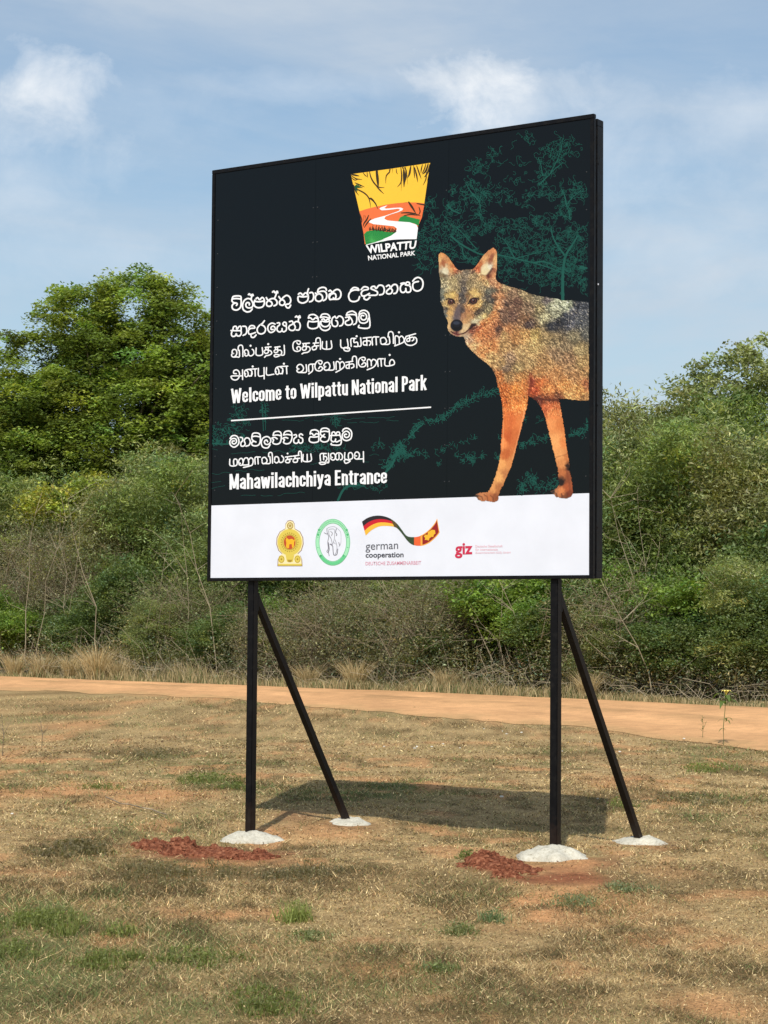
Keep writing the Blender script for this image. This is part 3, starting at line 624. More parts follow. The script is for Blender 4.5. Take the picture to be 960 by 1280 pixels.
p.build('logo_palm', pm('palm_print', (30, 88, 48)), logo)
p = Print(LV(1.6))
for k in range(15):
    a = math.radians(-5-k*12); c0 = Z3("310,775")[0]; p.stroke(np.array([c0, c0+np.array([math.cos(a)*(15 if k<8 else 9), math.sin(a)*13])]), [.8, .3], False)
p.build('logo_grass', pm('bright_grass_print', (70, 170, 84)), logo)
p = Print(LV(1.8)); p.stroke(catmull(Z3("258,796 400,762 520,747 690,744"), 4), .8, False); p.build('logo_rule', Mtext, logo)
fonttext('logo_lettering', 'WILPATTU', [(420+272/6.857, 190+872/6.857), (420+680/6.857, 190+828/6.857), (420+253/6.857, 190+800/6.857), (420+692/6.857, 190+757/6.857)], Mtext, .035, parent=logo)
fonttext('logo_lettering', 'NATIONAL PARK', [(420+277/6.857, 190+930/6.857), (420+678/6.857, 190+884/6.857), (420+272/6.857, 190+888/6.857), (420+680/6.857, 190+845/6.857)], Mtext, .025, parent=logo)

# ---- state emblem
def E1(s_): return strokes(s_, 335, 640, 8.727)[0]
def e1(x, y): return 335+x/8.727, 640+y/8.727
outl = "100,592 104,520 120,480 150,458 110,420 88,350 92,280 125,215 185,180 188,130 212,95 240,88 270,96 288,128 292,180 350,215 382,280 386,350 365,420 325,458 352,478 370,520 374,592"
emblem = patch('emblem_outline', [E1(outl)], pm('brown_print', (150, 116, 96)), 0)
cin = E1(outl); cm_ = cin.mean(0); cin2 = cm_+(cin-cm_)*np.array([.945, .965])
patch('emblem_ground', [cin2], pm('cream_print', (246, 234, 186)), .3, parent=emblem)
p = Print(LV(.6))
x, y = e1(235, 330); p.ell(x, y, 132/8.727, 145/8.727, 40); p.poly(E1("190,470 285,470 270,545 205,545"))
for cx in (145, 320): x, y = e1(cx, 515); p.ell(x, y, 34/8.727, 42/8.727, 18)
p.poly(E1("110,565 364,565 368,585 106,585")); p.build('emblem_gold', pm('gold_print', (226, 204, 92)), emblem)
p = Print(LV(.9)); x, y = e1(235, 330)
for k in range(24):
    a = k*math.pi/12; p.ell(x+math.cos(a)*10.4, y+math.sin(a)*11.6, .75, .8, 8)
p.ring(x, y, 8.6, 9.5, .8)
for cx in (145, 320): xx, yy = e1(cx, 515); p.ring(xx, yy, 3.2, 4, .6, 20); p.ell(xx, yy, 1.1, 1.4, 8)
p.poly(E1("208,520 264,520 250,548 222,548")); xx, yy = e1(240, 150); p.ring(xx, yy, 3.4, 3.9, 1.0, 20)
for k in range(4):
    a = k*math.pi/4; p.stroke(np.array([(xx-3.2*math.cos(a), yy-3.6*math.sin(a)), (xx+3.2*math.cos(a), yy+3.6*math.sin(a))]), .6, False)
p.build('emblem_petals', pm('ochre_print', (176, 146, 52)), emblem)
p = Print(LV(1.2)); p.ell(x, y, 64/8.727, 76/8.727, 30); p.build('emblem_disc', pm('emblem_red_print', (196, 84, 46)), emblem)
p = Print(LV(1.5)); p.poly(E1("195,375 200,340 192,300 210,285 225,300 262,292 285,310 284,345 278,390 262,390 258,350 232,352 228,392 205,395")); p.stroke(E1("285,320 296,290 285,275"), .9); p.stroke(E1("205,300 195,270 200,262"), .7)
p.build('emblem_lion', pm('lion_print', (244, 188, 44)), emblem)

# ---- wildlife department roundel
x, y = 335+705/8.727, 640+330/8.727
p = Print(LV(0)); p.ring(x, y, 168/8.727, 231/8.727, 4.6, 60); roundel = p.build('roundel_band', pm('pale_green_print', (168, 232, 190)), billboard)
p = Print(LV(.5)); p.ring(x, y, 186/8.727, 252/8.727, .55, 60); p.ring(x, y, 149/8.727, 209/8.727, .55, 60)
for k in range(46):
    a = -math.pi*1.08+k/45*math.pi*1.16
    if abs(math.sin(a)) < .18: continue
    c0 = np.array([x+math.cos(a)*168/8.727, y+math.sin(a)*231/8.727]); d_ = np.array([math.cos(a), math.sin(a)]); t_ = np.array([-d_[1], d_[0]])
    p.stroke(np.array([c0-d_*1.0, c0+d_*1.0]), .5, False)
    if k % 2: p.stroke(np.array([c0-t_*.6, c0+t_*.6]), .45, False)
for cx, cy in ((553, 195), (858, 195), (545, 245), (865, 245), (572, 478), (820, 476)):
    xx, yy = 335+cx/8.727, 640+cy/8.727
    p.ell(xx, yy, 1.5, 1.5, 5)
p.build('roundel_lettering', pm('green_lettering_print', (84, 186, 122)), roundel)
p = Print(LV(.9)); t = np.linspace(math.radians(38), math.radians(142), 20); p.stroke(np.stack([x+np.cos(t)*168/8.727, y+np.sin(t)*231/8.727], 1), 3.4, False); p.build('roundel_banner', pm('mid_green_print', (104, 206, 144)), roundel)
p = Print(LV(.5))
for s_, w in (("640,180 670,165 720,160 760,185 790,220 795,290 790,350 770,380", .3), ("640,180 645,230 660,270 650,330 655,400 640,430 660,450 665,480", .7), ("660,190 690,185 720,190 725,240 720,300 705,350", .45), ("610,225 640,240 650,230", .7), ("745,180 735,220 750,245 740,260", .8), ("660,200 665,250 690,300 700,360", .6), ("655,330 665,400 655,440", 1.1), ("672,350 690,355 700,370", 1.3), ("705,370 710,440 720,470 750,460 760,400", .9), ("730,300 750,370 745,430 730,465", .5), ("770,330 780,365", .8), ("680,210 700,230 690,260", .6), ("715,330 735,350", .4)):
    p.stroke(catmull(E1(s_), 4), w, False)
p.build('elephant_drawing', pm('grey_line_print', (118, 116, 128)), roundel)

# ---- cooperation ribbon
def E3(s_): return strokes(s_, 445, 640, 8.348)[0]
top = catmull(E3("60,100 120,60 200,38 280,42 360,70 430,125 480,190 530,250 600,262 680,245 760,190 820,120 845,70"), 8)
bot = catmull(E3("100,245 160,190 240,150 330,145 400,155 440,180 490,240 545,310 600,345 680,350 760,320 830,260 870,210"), 8)
def strip(t0, t1, v0, v1, n=14):
    ts = np.linspace(t0, t1, n)*(len(top)-1)
    def s_at(C, t): i = np.clip(t.astype(int), 0, len(C)-2); f = (t-i)[:, None]; return C[i]*(1-f)+C[i+1]*f
    a, b = s_at(top, ts), s_at(bot, ts)
    return np.vstack([a*(1-v0)+b*v0, (a*(1-v1)+b*v1)[::-1]])
ribbon = patch('ribbon_black', [strip(0, .36, 0, .345)], pm('ribbon_black_print', (44, 40, 44)), 0)
patch('ribbon_red', [strip(0, .36, .335, .67)], pm('ribbon_red_print', (206, 36, 50)), .3, parent=ribbon)
patch('ribbon_yellow', [strip(0, .34, .66, 1)], pm('ribbon_yellow_print', (248, 190, 66)), .6, parent=ribbon)
patch('ribbon_olive', [strip(.33, .42, 0, 1), strip(.35, .42, 0, 1)], pm('ribbon_olive_print', (96, 78, 44)), .9, parent=ribbon)
patch('ribbon_green', [strip(.405, .672, 0, 1)], pm('ribbon_green_print', (56, 76, 50)), 1.2, parent=ribbon)
patch('ribbon_border', [strip(.735, 1.0, -.03, 1.03)], pm('ribbon_gold_print', (246, 172, 72)), 0, parent=ribbon)
patch('ribbon_orange', [strip(.668, .742, 0, 1)], pm('ribbon_orange_print', (238, 104, 56)), .5, parent=ribbon)
patch('ribbon_maroon', [strip(.762, .985, .07, .93)], pm('ribbon_maroon_print', (150, 34, 36)), .8, parent=ribbon)
patch('ribbon_lion', [E3("705,255 725,235 745,240 750,210 790,185 822,188 828,225 812,235 805,262 788,258 765,275 758,300 738,290 715,292 722,270")], pm('ribbon_lion_print', (240, 186, 50)), 1.2, parent=ribbon)
Mgrey = pm('grey_lettering_print', (98, 100, 110)); Mgrey2 = pm('dark_grey_lettering_print', (66, 68, 80)); Mpink = pm('pink_lettering_print', (222, 150, 172)); Mred = pm('red_lettering_print', (206, 52, 84)); Mpale = pm('pale_pink_lettering_print', (238, 190, 202))
def Q3(a, b, c, d): return [(445+q[0]/8.348, 640+q[1]/8.348) for q in (a, b, c, d)]
fonttext('partner_lettering', 'german', Q3((98, 425), (438, 412), (98, 340), (438, 328)), Mgrey, .004, 1)
fonttext('partner_lettering', 'cooperation', Q3((98, 494), (495, 490), (98, 424), (495, 418)), Mgrey2, .022, 1)
fonttext('partner_lettering', 'DEUTSCHE ZUSAMMENARBEIT', Q3((98, 556), (678, 550), (98, 520), (678, 510)), Mpink, .006, 1)
fonttext('agency_lettering', 'giz', [(568.5, 698), (590.5, 697.5), (568.5, 679), (590.5, 678.5)], Mred, .03, 1)
for k, (t_, w) in enumerate((('Deutsche Gesellschaft', 34), ('für Internationale', 28), ('Zusammenarbeit (GIZ) GmbH', 44))):
    y_ = 684.3+k*4.2; fonttext('agency_small_lettering', t_, [(594, y_), (594+w, y_-.3), (594, y_-3), (594+w, y_-3.3)], Mpale, .01, 1)

# ---- teal line drawing of tree and scrub
rg = random.Random(11); nr = np.random.RandomState(5)
Mteal = pm('teal_line_print', (24, 90, 80), .66)
p = Print(LV(-.3), .000015)
def curl(x, y, L_, w, wild=1.0, bias=None):
    a = rg.uniform(0, 6.283) if bias is None else bias+rg.uniform(-.5, .5); k = rg.uniform(-1, 1)*wild; pts = [(x, y)]
    for i in range(int(L_)):
        k += rg.uniform(-.55, .55)*wild; k *= .86; a += k; x += math.cos(a)*1.0; y += math.sin(a)*1.0
        if x > 735.2 or y < 150: break
        pts.append((x, y))
    if len(pts) > 2: p.stroke(pts, w, False)
def blob(cx, cy, rx_, ry_, n, L_=9, w=.5, wild=1.0, rot=0):
    for i in range(n):
        a = rg.uniform(0, 6.283); r = math.sqrt(rg.random()); dx = math.cos(a)*r*rx_; dy = math.sin(a)*r*ry_
        x = cx+dx*math.cos(rot)-dy*math.sin(rot); y = cy+dx*math.sin(rot)+dy*math.cos(rot)
        if x < 734: curl(x, y, rg.uniform(.6, 1.4)*L_, w, wild)
def Z6(x, y): return 520+x/4.364, 160+y/4.364
for cx, cy, rx_, ry_, n in ((600, 60, 70, 28, 16), (730, 150, 85, 65, 62), (800, 70, 40, 40, 20), (860, 120, 60, 30, 18), (690, 270, 35, 45, 22), (440, 150, 70, 35, 20), (330, 215, 50, 35, 30), (400, 240, 40, 20, 8), (570, 190, 60, 14, 7), (540, 270, 80, 20, 14),
                            (200, 320, 50, 40, 16), (310, 350, 75, 70, 75), (430, 350, 70, 60, 34), (500, 380, 60, 40, 20), (590, 410, 50, 25, 14), (640, 360, 60, 30, 24), (740, 365, 50, 25, 22), (860, 340, 80, 55, 60), (820, 440, 40, 60, 34), (790, 480, 40, 20, 12),
                            (200, 430, 50, 40, 30), (340, 470, 40, 30, 26), (80, 430, 40, 40, 22), (130, 490, 50, 40, 26), (60, 560, 60, 40, 36), (180, 560, 70, 50, 50), (250, 560, 60, 60, 40), (360, 550, 70, 40, 46), (470, 520, 70, 40, 34), (600, 530, 90, 40, 60), (700, 520, 60, 40, 40),
                            (40, 650, 50, 60, 46), (130, 640, 70, 50, 40), (60, 740, 60, 40, 30), (480, 620, 80, 60, 40), (600, 640, 90, 60, 60), (720, 640, 70, 60, 60), (830, 600, 60, 70, 70), (900, 600, 40, 80, 40), (890, 700, 50, 60, 40), (800, 720, 80, 60, 90), (560, 740, 110, 40, 50), (500, 800, 60, 40, 26), (640, 820, 80, 50, 40), (760, 820, 80, 60, 60), (880, 800, 50, 70, 60), (920, 880, 20, 40, 16), (460, 700, 60, 40, 30), (220, 690, 60, 40, 24), (300, 720, 60, 16, 20)):
    x, y = Z6(cx, cy); blob(x, y, rx_/4.364, ry_/4.364, int(n*.72), 14, .42)
# solid limbs
for s_, w in (("190,590 240,630 300,665 360,690 440,690 540,712 640,735 720,760 800,790", 3), ("250,650 262,700 300,715 340,700", 2), ("800,985 800,800 815,700 850,640 880,590", 5), ("815,700 770,640 745,590 735,540", 3), ("540,712 520,680 500,640 470,600", 2), ("540,712 620,690 700,670", 1.6), ("640,735 700,730 790,770", 3), ("345,400 350,440 340,480", 1.6), ("345,400 300,350 270,300", 2), ("345,400 360,340", 1.6), ("670,310 700,280 730,250 760,220 800,190", 2.2), ("690,260 680,200 665,160", 1.5), ("730,250 780,150 800,60", 1.5), ("820,420 810,370 790,330", 2.4), ("820,420 850,380 900,340", 1.6), ("840,500 830,450 820,420", 2), ("170,420 200,450 240,465", 3), ("900,760 930,765", 6), ("330,660 240,560 200,530", 1.4)):
    q = catmull(strokes(s_, 520, 160, 4.364)[0], 5); ww = np.linspace(w, w*.45, len(q)); p.stroke(q, ww*.8, True)
    for qq in q[::2]: blob(qq[0], qq[1], 3.4, 2.8, 2, 9, .42)
# lower left scrub, small tree, wavy ground lines
def Z4(x, y): return 255+x/3.918, 480+y/3.918
for cx, cy, rx_, ry_, n in ((170, 130, 35, 25, 26), (170, 190, 55, 40, 46), (80, 225, 50, 35, 40), (60, 280, 40, 16, 40), (150, 260, 60, 30, 30), (290, 110, 20, 30, 12), (290, 150, 12, 40, 14), (640, 180, 22, 30, 20), (500, 310, 90, 18, 60), (640, 310, 60, 12, 20), (850, 300, 40, 12, 16), (940, 330, 30, 30, 36), (720, 500, 60, 14, 40), (850, 510, 60, 10, 14)):
    x, y = Z4(cx, cy); blob(x, y, rx_/3.918, ry_/3.918, n, 7, .5, 1.2)
for s_, w in (("35,292 110,294 170,288", 2.2), ("285,100 287,160 290,230", 1.2), ("300,100 300,225", 1), ("275,130 290,120", 1.5), ("640,150 642,210", 1.3), ("655,570 680,520 710,500 760,495", 4), ("890,430 920,395 945,330", 4)):
    q = catmull(strokes(s_, 255, 480, 3.918)[0], 5); p.stroke(q, w*.7)
for y0_, x0_, x1_ in ((196, 380, 940), (180, 300, 700), (318, 30, 130), (345, 130, 480), (378, 640, 860), (405, 520, 900), (440, 30, 130), (480, 35, 120), (508, 30, 130), (553, 180, 500), (215, 700, 960), (430, 150, 330)):
    xs = np.arange(x0_, x1_, 12.0); ys = y0_-.035*xs+7*(vnoise(xs*.03, xs*0+y0_, 3)-.5)*2+3*(vnoise(xs*.1, xs*0+y0_, 4)-.5)
    a = 0
    while a < len(xs)-3:
        b = a+rg.randint(4, 14); seg = np.array([Z4(u, v) for u, v in zip(xs[a:b], ys[a:b])])
        if len(seg) > 2: p.stroke(catmull(seg, 2), .38, False)
        a = b+rg.randint(0, 3)
# sloping bands of grass to the right of the text
def Z5(x, y): return 480+x/3.692, 480+y/3.692
def band(pts, n, w, spread, L_=6, wild=.8):
    q = catmull(np.array([Z5(*a) for a in pts]), 12)
    for i in range(n):
        k = rg.randrange(len(q)); curl(q[k][0]+rg.gauss(0, 1), q[k][1]+rg.gauss(0, spread), rg.uniform(.5, 1.3)*L_, w, wild, -.5 if rg.random() < .6 else None)
band([(100, 260), (170, 180), (260, 160), (340, 100), (420, 60), (530, 30)], 230, .6, 2.2)
band([(0, 380), (50, 340), (90, 300), (60, 290)], 150, .65, 3.5); band([(60, 340), (130, 320), (200, 325)], 60, .5, 2)
band([(230, 320), (300, 290), (380, 265)], 26, .5, 1.2); band([(250, 370), (330, 330)], 16, .5, 1.5); band([(345, 350), (400, 345), (410, 360)], 46, .55, 3)
band([(415, 252), (530, 250)], 14, .45, .8); band([(450, 335), (525, 340)], 26, .5, 2); band([(610, 290), (680, 270), (760, 240)], 70, .55, 2.2); band([(650, 160), (720, 165)], 16, .45, 1.2)
band([(845, 240), (900, 225), (935, 205), (935, 180)], 80, .55, 2.2); band([(620, 480), (670, 450), (700, 470), (760, 470), (800, 440)], 130, .55, 4.2); band([(640, 490), (800, 480)], 40, .5, 2); band([(660, 420), (690, 440)], 30, .5, 2.4)
p.stroke(catmull(np.array([Z5(110, 255), Z5(140, 220), Z5(180, 185)]), 4), 1.2)
p.build('line_drawing', Mteal, billboard)

# ---- the printed jackal: a dense flat mesh with painted colours
def J(s_): return strokes(s_, 520, 290, 3.657)[0]
OUT = catmull(J("113,235 104,190 103,150 101,112 108,95 120,93 145,110 165,138 185,165 200,174 230,170 258,168 280,145 300,115 322,90 342,76 356,72 367,85 371,110 371,160 366,205 372,224 400,238 440,252 480,262 520,280 560,290 600,297 640,304 672,312 700,311 740,314 791,320"), 4)
BOT = catmull(J("791,770 760,772 720,768 690,764 655,765"), 3)
LEG2 = J("655,765 662,805 672,860 682,925 690,990 700,1050 706,1075 698,1082 708,1110 716,1160 719,1190 708,1212 690,1219 665,1218 650,1212 640,1214 630,1200 617,1192 613,1184 628,1178 645,1168 655,1150 648,1135 650,1120 648,1090 636,1040 620,975 605,910 590,850 572,805 552,778 540,765 520,756 515,745")
LEG1 = J("515,745 508,800 490,865 475,925 462,975 448,1030 436,1070 425,1100 412,1125 402,1155 385,1180 380,1200 374,1228 360,1236 340,1234 320,1230 300,1232 285,1226 275,1212 266,1206 275,1195 300,1190 325,1188 338,1172 350,1145 362,1115 372,1080 380,1040 386,1000 388,950 392,900 395,850 393,790 380,730 368,690 362,655")
CHEST = catmull(J("362,655 345,625 320,600 290,578 262,552 240,530 224,508 217,480 190,480 170,472 152,460 142,435 145,412 135,392 126,370 122,345 112,320 109,290 111,262 113,235"), 3)
SIL = np.vstack([OUT, BOT, LEG2, LEG1, CHEST])
PX0, PX1, PY0, PY1, ST = 545.0, 736.6, 306.0, 630.5, .5
gxx = np.arange(PX0, PX1, ST); gyy = np.arange(PY0, PY1, ST); GX, GY = np.meshgrid(gxx, gyy); H_, W_ = GX.shape
def inpoly(P, x, y):
    c = np.zeros(x.shape, bool); j = len(P)-1
    for i in range(len(P)):
        xi, yi = P[i]; xj, yj = P[j]
        if yi != yj: c ^= ((yi > y) != (yj > y)) & (x < (xj-xi)*(y-yi)/(yj-yi)+xi)
        j = i
    return c
def blurm(a, n):
    for _ in range(n):
        a = (np.roll(a, 1, 0)+np.roll(a, -1, 0)+a*2)/4; a = (np.roll(a, 1, 1)+np.roll(a, -1, 1)+a*2)/4
    return a
wobx = (vnoise(GX*1.3, GY*1.3, 3)-.5)*1.5; woby = (vnoise(GX*1.3, GY*1.3, 4)-.5)*1.5
headz = GY < 425
IN = inpoly(SIL, GX+wobx*(.5+.5*~headz), GY+woby*.7)
# colour control points (x, y in the tracing of the whole animal, sRGB, spread)
CP = []
def cpj(pts):
    for x, y, c in pts: CP.append((520+x/3.657, 290+y/3.657, c))
def cph(pts):
    for x, y, c in pts: CP.append((545+x/10.667, 305+y/10.667, c))
cph([(60, 150, (236, 172, 108)), (90, 130, (232, 158, 98)), (45, 220, (240, 190, 130)), (95, 250, (196, 120, 80)), (130, 200, (214, 150, 100)), (130, 300, (222, 190, 150)), (190, 250, (226, 158, 100)), (230, 300, (206, 124, 76)), (260, 340, (190, 108, 70)), (190, 340, (232, 176, 120)), (120, 370, (228, 224, 200)), (90, 420, (140, 120, 90)), (95, 470, (150, 140, 110)),
     (750, 80, (226, 150, 100)), (790, 200, (240, 190, 130)), (795, 300, (226, 170, 120)), (700, 130, (220, 150, 100)), (740, 190, (176, 110, 80)), (650, 200, (232, 172, 116)), (600, 280, (210, 122, 72)), (560, 330, (200, 106, 66)), (660, 320, (236, 228, 196)), (640, 380, (240, 220, 170)), (720, 310, (225, 215, 190)), (760, 350, (172, 100, 70)), (770, 420, (222, 156, 110)), (700, 420, (150, 84, 60)), (740, 500, (206, 150, 112)), (680, 520, (206, 166, 116)), (620, 440, (214, 166, 112)),
     (400, 380, (134, 120, 104)), (300, 430, (150, 134, 108)), (500, 430, (160, 138, 104)), (370, 500, (120, 108, 98)), (240, 480, (176, 158, 116)), (180, 560, (184, 166, 126)), (120, 560, (170, 160, 132)), (80, 640, (128, 130, 116)), (70, 720, (92, 98, 94)), (560, 540, (172, 150, 110)), (640, 580, (166, 146, 112)), (450, 540, (150, 132, 100)), (370, 600, (98, 90, 88)), (340, 680, (96, 90, 90)), (350, 760, (104, 96, 92)), (280, 600, (160, 142, 108)),
     (220, 690, (210, 174, 104)), (150, 700, (196, 168, 110)), (270, 720, (190, 150, 96)), (500, 660, (216, 180, 112)), (560, 700, (228, 190, 122)), (450, 690, (176, 140, 96)), (620, 720, (140, 124, 100)), (600, 760, (214, 178, 116)), (560, 810, (222, 176, 112)), (500, 850, (214, 160, 98)), (440, 830, (206, 150, 96)), (410, 900, (204, 144, 98)), (440, 960, (196, 146, 96)), (480, 920, (180, 130, 90)),
     (140, 800, (206, 174, 116)), (200, 850, (216, 170, 106)), (180, 920, (218, 174, 112)), (240, 830, (180, 140, 100)), (130, 880, (100, 84, 72)), (110, 900, (130, 130, 124)), (120, 960, (110, 116, 112)), (170, 1000, (212, 176, 120)), (300, 850, (110, 94, 94)), (280, 930, (116, 100, 106)), (270, 990, (118, 106, 112)), (350, 880, (96, 82, 80)), (360, 960, (180, 130, 96)), (390, 1030, (210, 160, 110)), (430, 1090, (226, 192, 144)), (170, 1080, (222, 184, 132)), (190, 1150, (206, 170, 128)), (380, 1130, (226, 196, 150)), (270, 1200, (140, 76, 72)), (260, 1230, (190, 156, 130)), (340, 1220, (204, 176, 140)),
     (700, 690, (92, 86, 82)), (740, 760, (92, 88, 82)), (650, 800, (120, 110, 90)), (720, 850, (128, 120, 92)), (680, 900, (150, 138, 104)), (620, 880, (96, 90, 76)), (560, 900, (92, 76, 64)), (540, 940, (88, 72, 58)), (580, 980, (196, 180, 136)), (520, 1040, (206, 196, 160)), (600, 930, (140, 126, 96)), (640, 960, (198, 170, 116)), (480, 1090, (70, 40, 36)), (500, 1110, (120, 66, 50)), (700, 640, (120, 118, 106)), (760, 620, (124, 116, 100)), (790, 700, (160, 112, 80)),
     (830, 560, (210, 146, 104)), (840, 700, (216, 150, 104)), (830, 820, (216, 150, 100)), (780, 930, (220, 146, 92)), (700, 1020, (226, 144, 86)), (620, 1060, (216, 130, 76)), (560, 1120, (176, 96, 62)), (470, 1160, (160, 92, 70)), (420, 1210, (196, 160, 130)), (640, 1150, (222, 134, 82)), (560, 1230, (214, 128, 76)), (720, 1180, (206, 130, 84)), (920, 560, (176, 150, 112)), (920, 800, (104, 84, 78)), (880, 900, (120, 90, 76)), (830, 1130, (100, 70, 62)), (800, 1080, (180, 116, 80)), (900, 1200, (196, 158, 106)), (920, 1000, (130, 100, 84))])
cpj([(400, 250, (190, 156, 116)), (440, 280, (150, 120, 96)), (500, 285, (164, 144, 110)), (560, 300, (140, 130, 106)), (600, 310, (120, 110, 110)), (460, 320, (124, 90, 76)), (400, 330, (166, 118, 86)), (440, 380, (120, 88, 76)), (520, 350, (130, 106, 86)), (500, 400, (140, 104, 78)), (515, 420, (74, 56, 60)), (560, 350, (150, 136, 100)), (590, 390, (172, 164, 130)), (620, 340, (176, 176, 150)), (660, 320, (186, 190, 162)), (690, 330, (180, 186, 160)), (640, 375, (160, 160, 136)), (620, 430, (58, 60, 70)), (650, 415, (48, 50, 62)), (680, 390, (62, 66, 78)), (720, 370, (78, 80, 92)), (760, 350, (88, 92, 102)), (740, 335, (66, 70, 82)), (785, 340, (84, 88, 98)), (700, 420, (84, 86, 98)), (760, 410, (88, 92, 100)), (780, 460, (104, 104, 100)),
     (280, 480, (226, 156, 104)), (320, 450, (206, 130, 80)), (340, 420, (200, 130, 84)), (240, 490, (190, 150, 120)), (230, 480, (196, 174, 150)), (260, 520, (216, 170, 120)), (300, 540, (220, 150, 94)), (350, 520, (214, 140, 86)), (380, 460, (150, 104, 78)), (420, 450, (190, 130, 86)), (350, 580, (206, 164, 110)), (400, 520, (190, 150, 100)), (460, 480, (196, 140, 88)), (500, 470, (206, 156, 98)), (540, 470, (190, 160, 100)), (540, 520, (196, 164, 110)), (480, 550, (194, 160, 112)), (430, 580, (160, 130, 104)), (390, 600, (180, 146, 100)), (410, 620, (140, 116, 96)), (470, 620, (176, 150, 104)), (520, 600, (190, 156, 108)), (600, 480, (164, 140, 100)), (640, 500, (150, 130, 98)), (680, 520, (140, 120, 94)), (720, 480, (130, 120, 96)), (640, 560, (160, 130, 100)), (700, 580, (164, 128, 96)), (750, 540, (160, 140, 100)), (760, 600, (190, 156, 106)), (700, 620, (180, 140, 100)), (600, 600, (190, 146, 98)), (560, 640, (200, 146, 94)), (640, 650, (196, 140, 90)), (720, 660, (190, 140, 94)), (780, 640, (190, 146, 98)),
     (380, 660, (200, 120, 66)), (420, 660, (176, 136, 90)), (480, 660, (200, 140, 84)), (400, 720, (206, 110, 52)), (460, 720, (230, 140, 70)), (500, 700, (222, 136, 76)), (530, 690, (150, 64, 44)), (540, 720, (196, 84, 48)), (560, 690, (222, 120, 66)), (600, 720, (232, 146, 84)), (680, 700, (228, 152, 88)), (750, 720, (226, 160, 96)), (700, 745, (232, 172, 108)), (780, 700, (176, 110, 74)), (780, 760, (190, 140, 90)), (600, 762, (150, 80, 50)), (650, 762, (120, 66, 44)), (560, 770, (110, 50, 36)),
     (400, 790, (218, 112, 54)), (450, 780, (238, 138, 72)), (490, 780, (232, 136, 70)), (400, 860, (216, 112, 56)), (440, 860, (222, 116, 62)), (475, 860, (222, 126, 70)), (420, 940, (206, 98, 50)), (450, 940, (208, 110, 60)), (395, 960, (236, 140, 80)), (410, 1020, (200, 106, 56)), (390, 1060, (232, 160, 96)), (430, 1050, (214, 136, 80)), (380, 1120, (230, 164, 100)), (410, 1110, (190, 120, 74)), (350, 1170, (222, 150, 92)), (380, 1170, (180, 110, 66)), (300, 1205, (196, 124, 82)), (340, 1215, (190, 112, 70)), (365, 1215, (150, 84, 54)), (275, 1208, (130, 90, 70)),
     (600, 800, (206, 104, 64)), (630, 830, (230, 134, 78)), (640, 790, (200, 106, 62)), (620, 880, (232, 146, 88)), (660, 880, (214, 124, 70)), (640, 960, (238, 164, 102)), (675, 960, (224, 134, 76)), (660, 1020, (230, 156, 96)), (690, 1030, (200, 120, 70)), (670, 1060, (216, 140, 86)), (695, 1070, (90, 50, 36)), (670, 1100, (190, 110, 66)), (700, 1120, (150, 80, 50)), (660, 1140, (60, 40, 34)), (690, 1170, (176, 88, 52)), (700, 1195, (130, 60, 40)), (665, 1185, (216, 128, 78)), (640, 1190, (190, 120, 80)), (625, 1190, (90, 66, 56)), (680, 1210, (130, 74, 50))])
CX = np.array([[c[0], c[1]] for c in CP]); CC = np.array([s2l(c[2]) for c in CP])
g4x, g4y = np.meshgrid(np.arange(PX0, PX1+2, 1.0), np.arange(PY0, PY1+2, 1.0))
acc = np.zeros(g4x.shape+(3,)); ws = np.zeros(g4x.shape)
jx_ = g4x+(vnoise(g4x*.5, g4y*.5, 7)-.5)*3; jy_ = g4y+(vnoise(g4x*.5, g4y*.5, 8)-.5)*3
for i in range(len(CX)):
    d2 = (jx_-CX[i, 0])**2+(jy_-CX[i, 1])**2+.6; w = d2**-2.0; acc += w[..., None]*CC[i]; ws += w
low = acc/ws[..., None]
fx_ = np.clip(((GX-PX0)/1.0), 0, low.shape[1]-1.001); fy_ = np.clip(((GY-PY0)/1.0), 0, low.shape[0]-1.001); i0 = fx_.astype(int); j0 = fy_.astype(int); a = (fx_-i0)[..., None]; b = (fy_-j0)[..., None]
BASE = (low[j0, i0]*(1-a)+low[j0, i0+1]*a)*(1-b)+(low[j0+1, i0]*(1-a)+low[j0+1, i0+1]*a)*b
# fur: short strokes laid along the coat
acc = np.zeros((H_, W_)); ws = np.full((H_, W_), .35); NS = 90000; D2 = 9000
sx = nr.uniform(PX0, PX1, NS); sy = nr.uniform(PY0, PY1, NS)
ang = np.where(sy < 420, np.where(sx < 612, np.arctan2(sy-(425), (sx-571)*1.0), .9), np.where(sy > 500, 1.45, .85))+nr.normal(0, .38, NS)
ang = np.where((sx > 612) & (sy < 400), .45+nr.normal(0, .35, NS), ang)
val = nr.normal(0, 1, NS); ln = np.where((sy < 410) & (sx < 615), nr.uniform(.8, 1.6, NS), nr.uniform(1.1, 2.8, NS))
for k in range(9):
    q = (k/8-.5)*ln; xi = ((sx+np.cos(ang)*q-PX0)/ST).astype(int); yi = ((sy+np.sin(ang)*q-PY0)/ST).astype(int)
    ok = (xi >= 0) & (xi < W_) & (yi >= 0) & (yi < H_); np.add.at(acc, (yi[ok], xi[ok]), val[ok]); np.add.at(ws, (yi[ok], xi[ok]), 1)
FUR = acc/ws**.72; FUR = FUR/FUR.std()
acc2 = np.zeros((H_, W_)); kx2 = nr.uniform(600, PX1, D2); ky2 = nr.uniform(350, 520, D2); ka = .75+nr.normal(0, .3, D2); kl = nr.uniform(2.5, 5.5, D2); kv = np.where(nr.rand(D2) < .6, -1.0, .75)
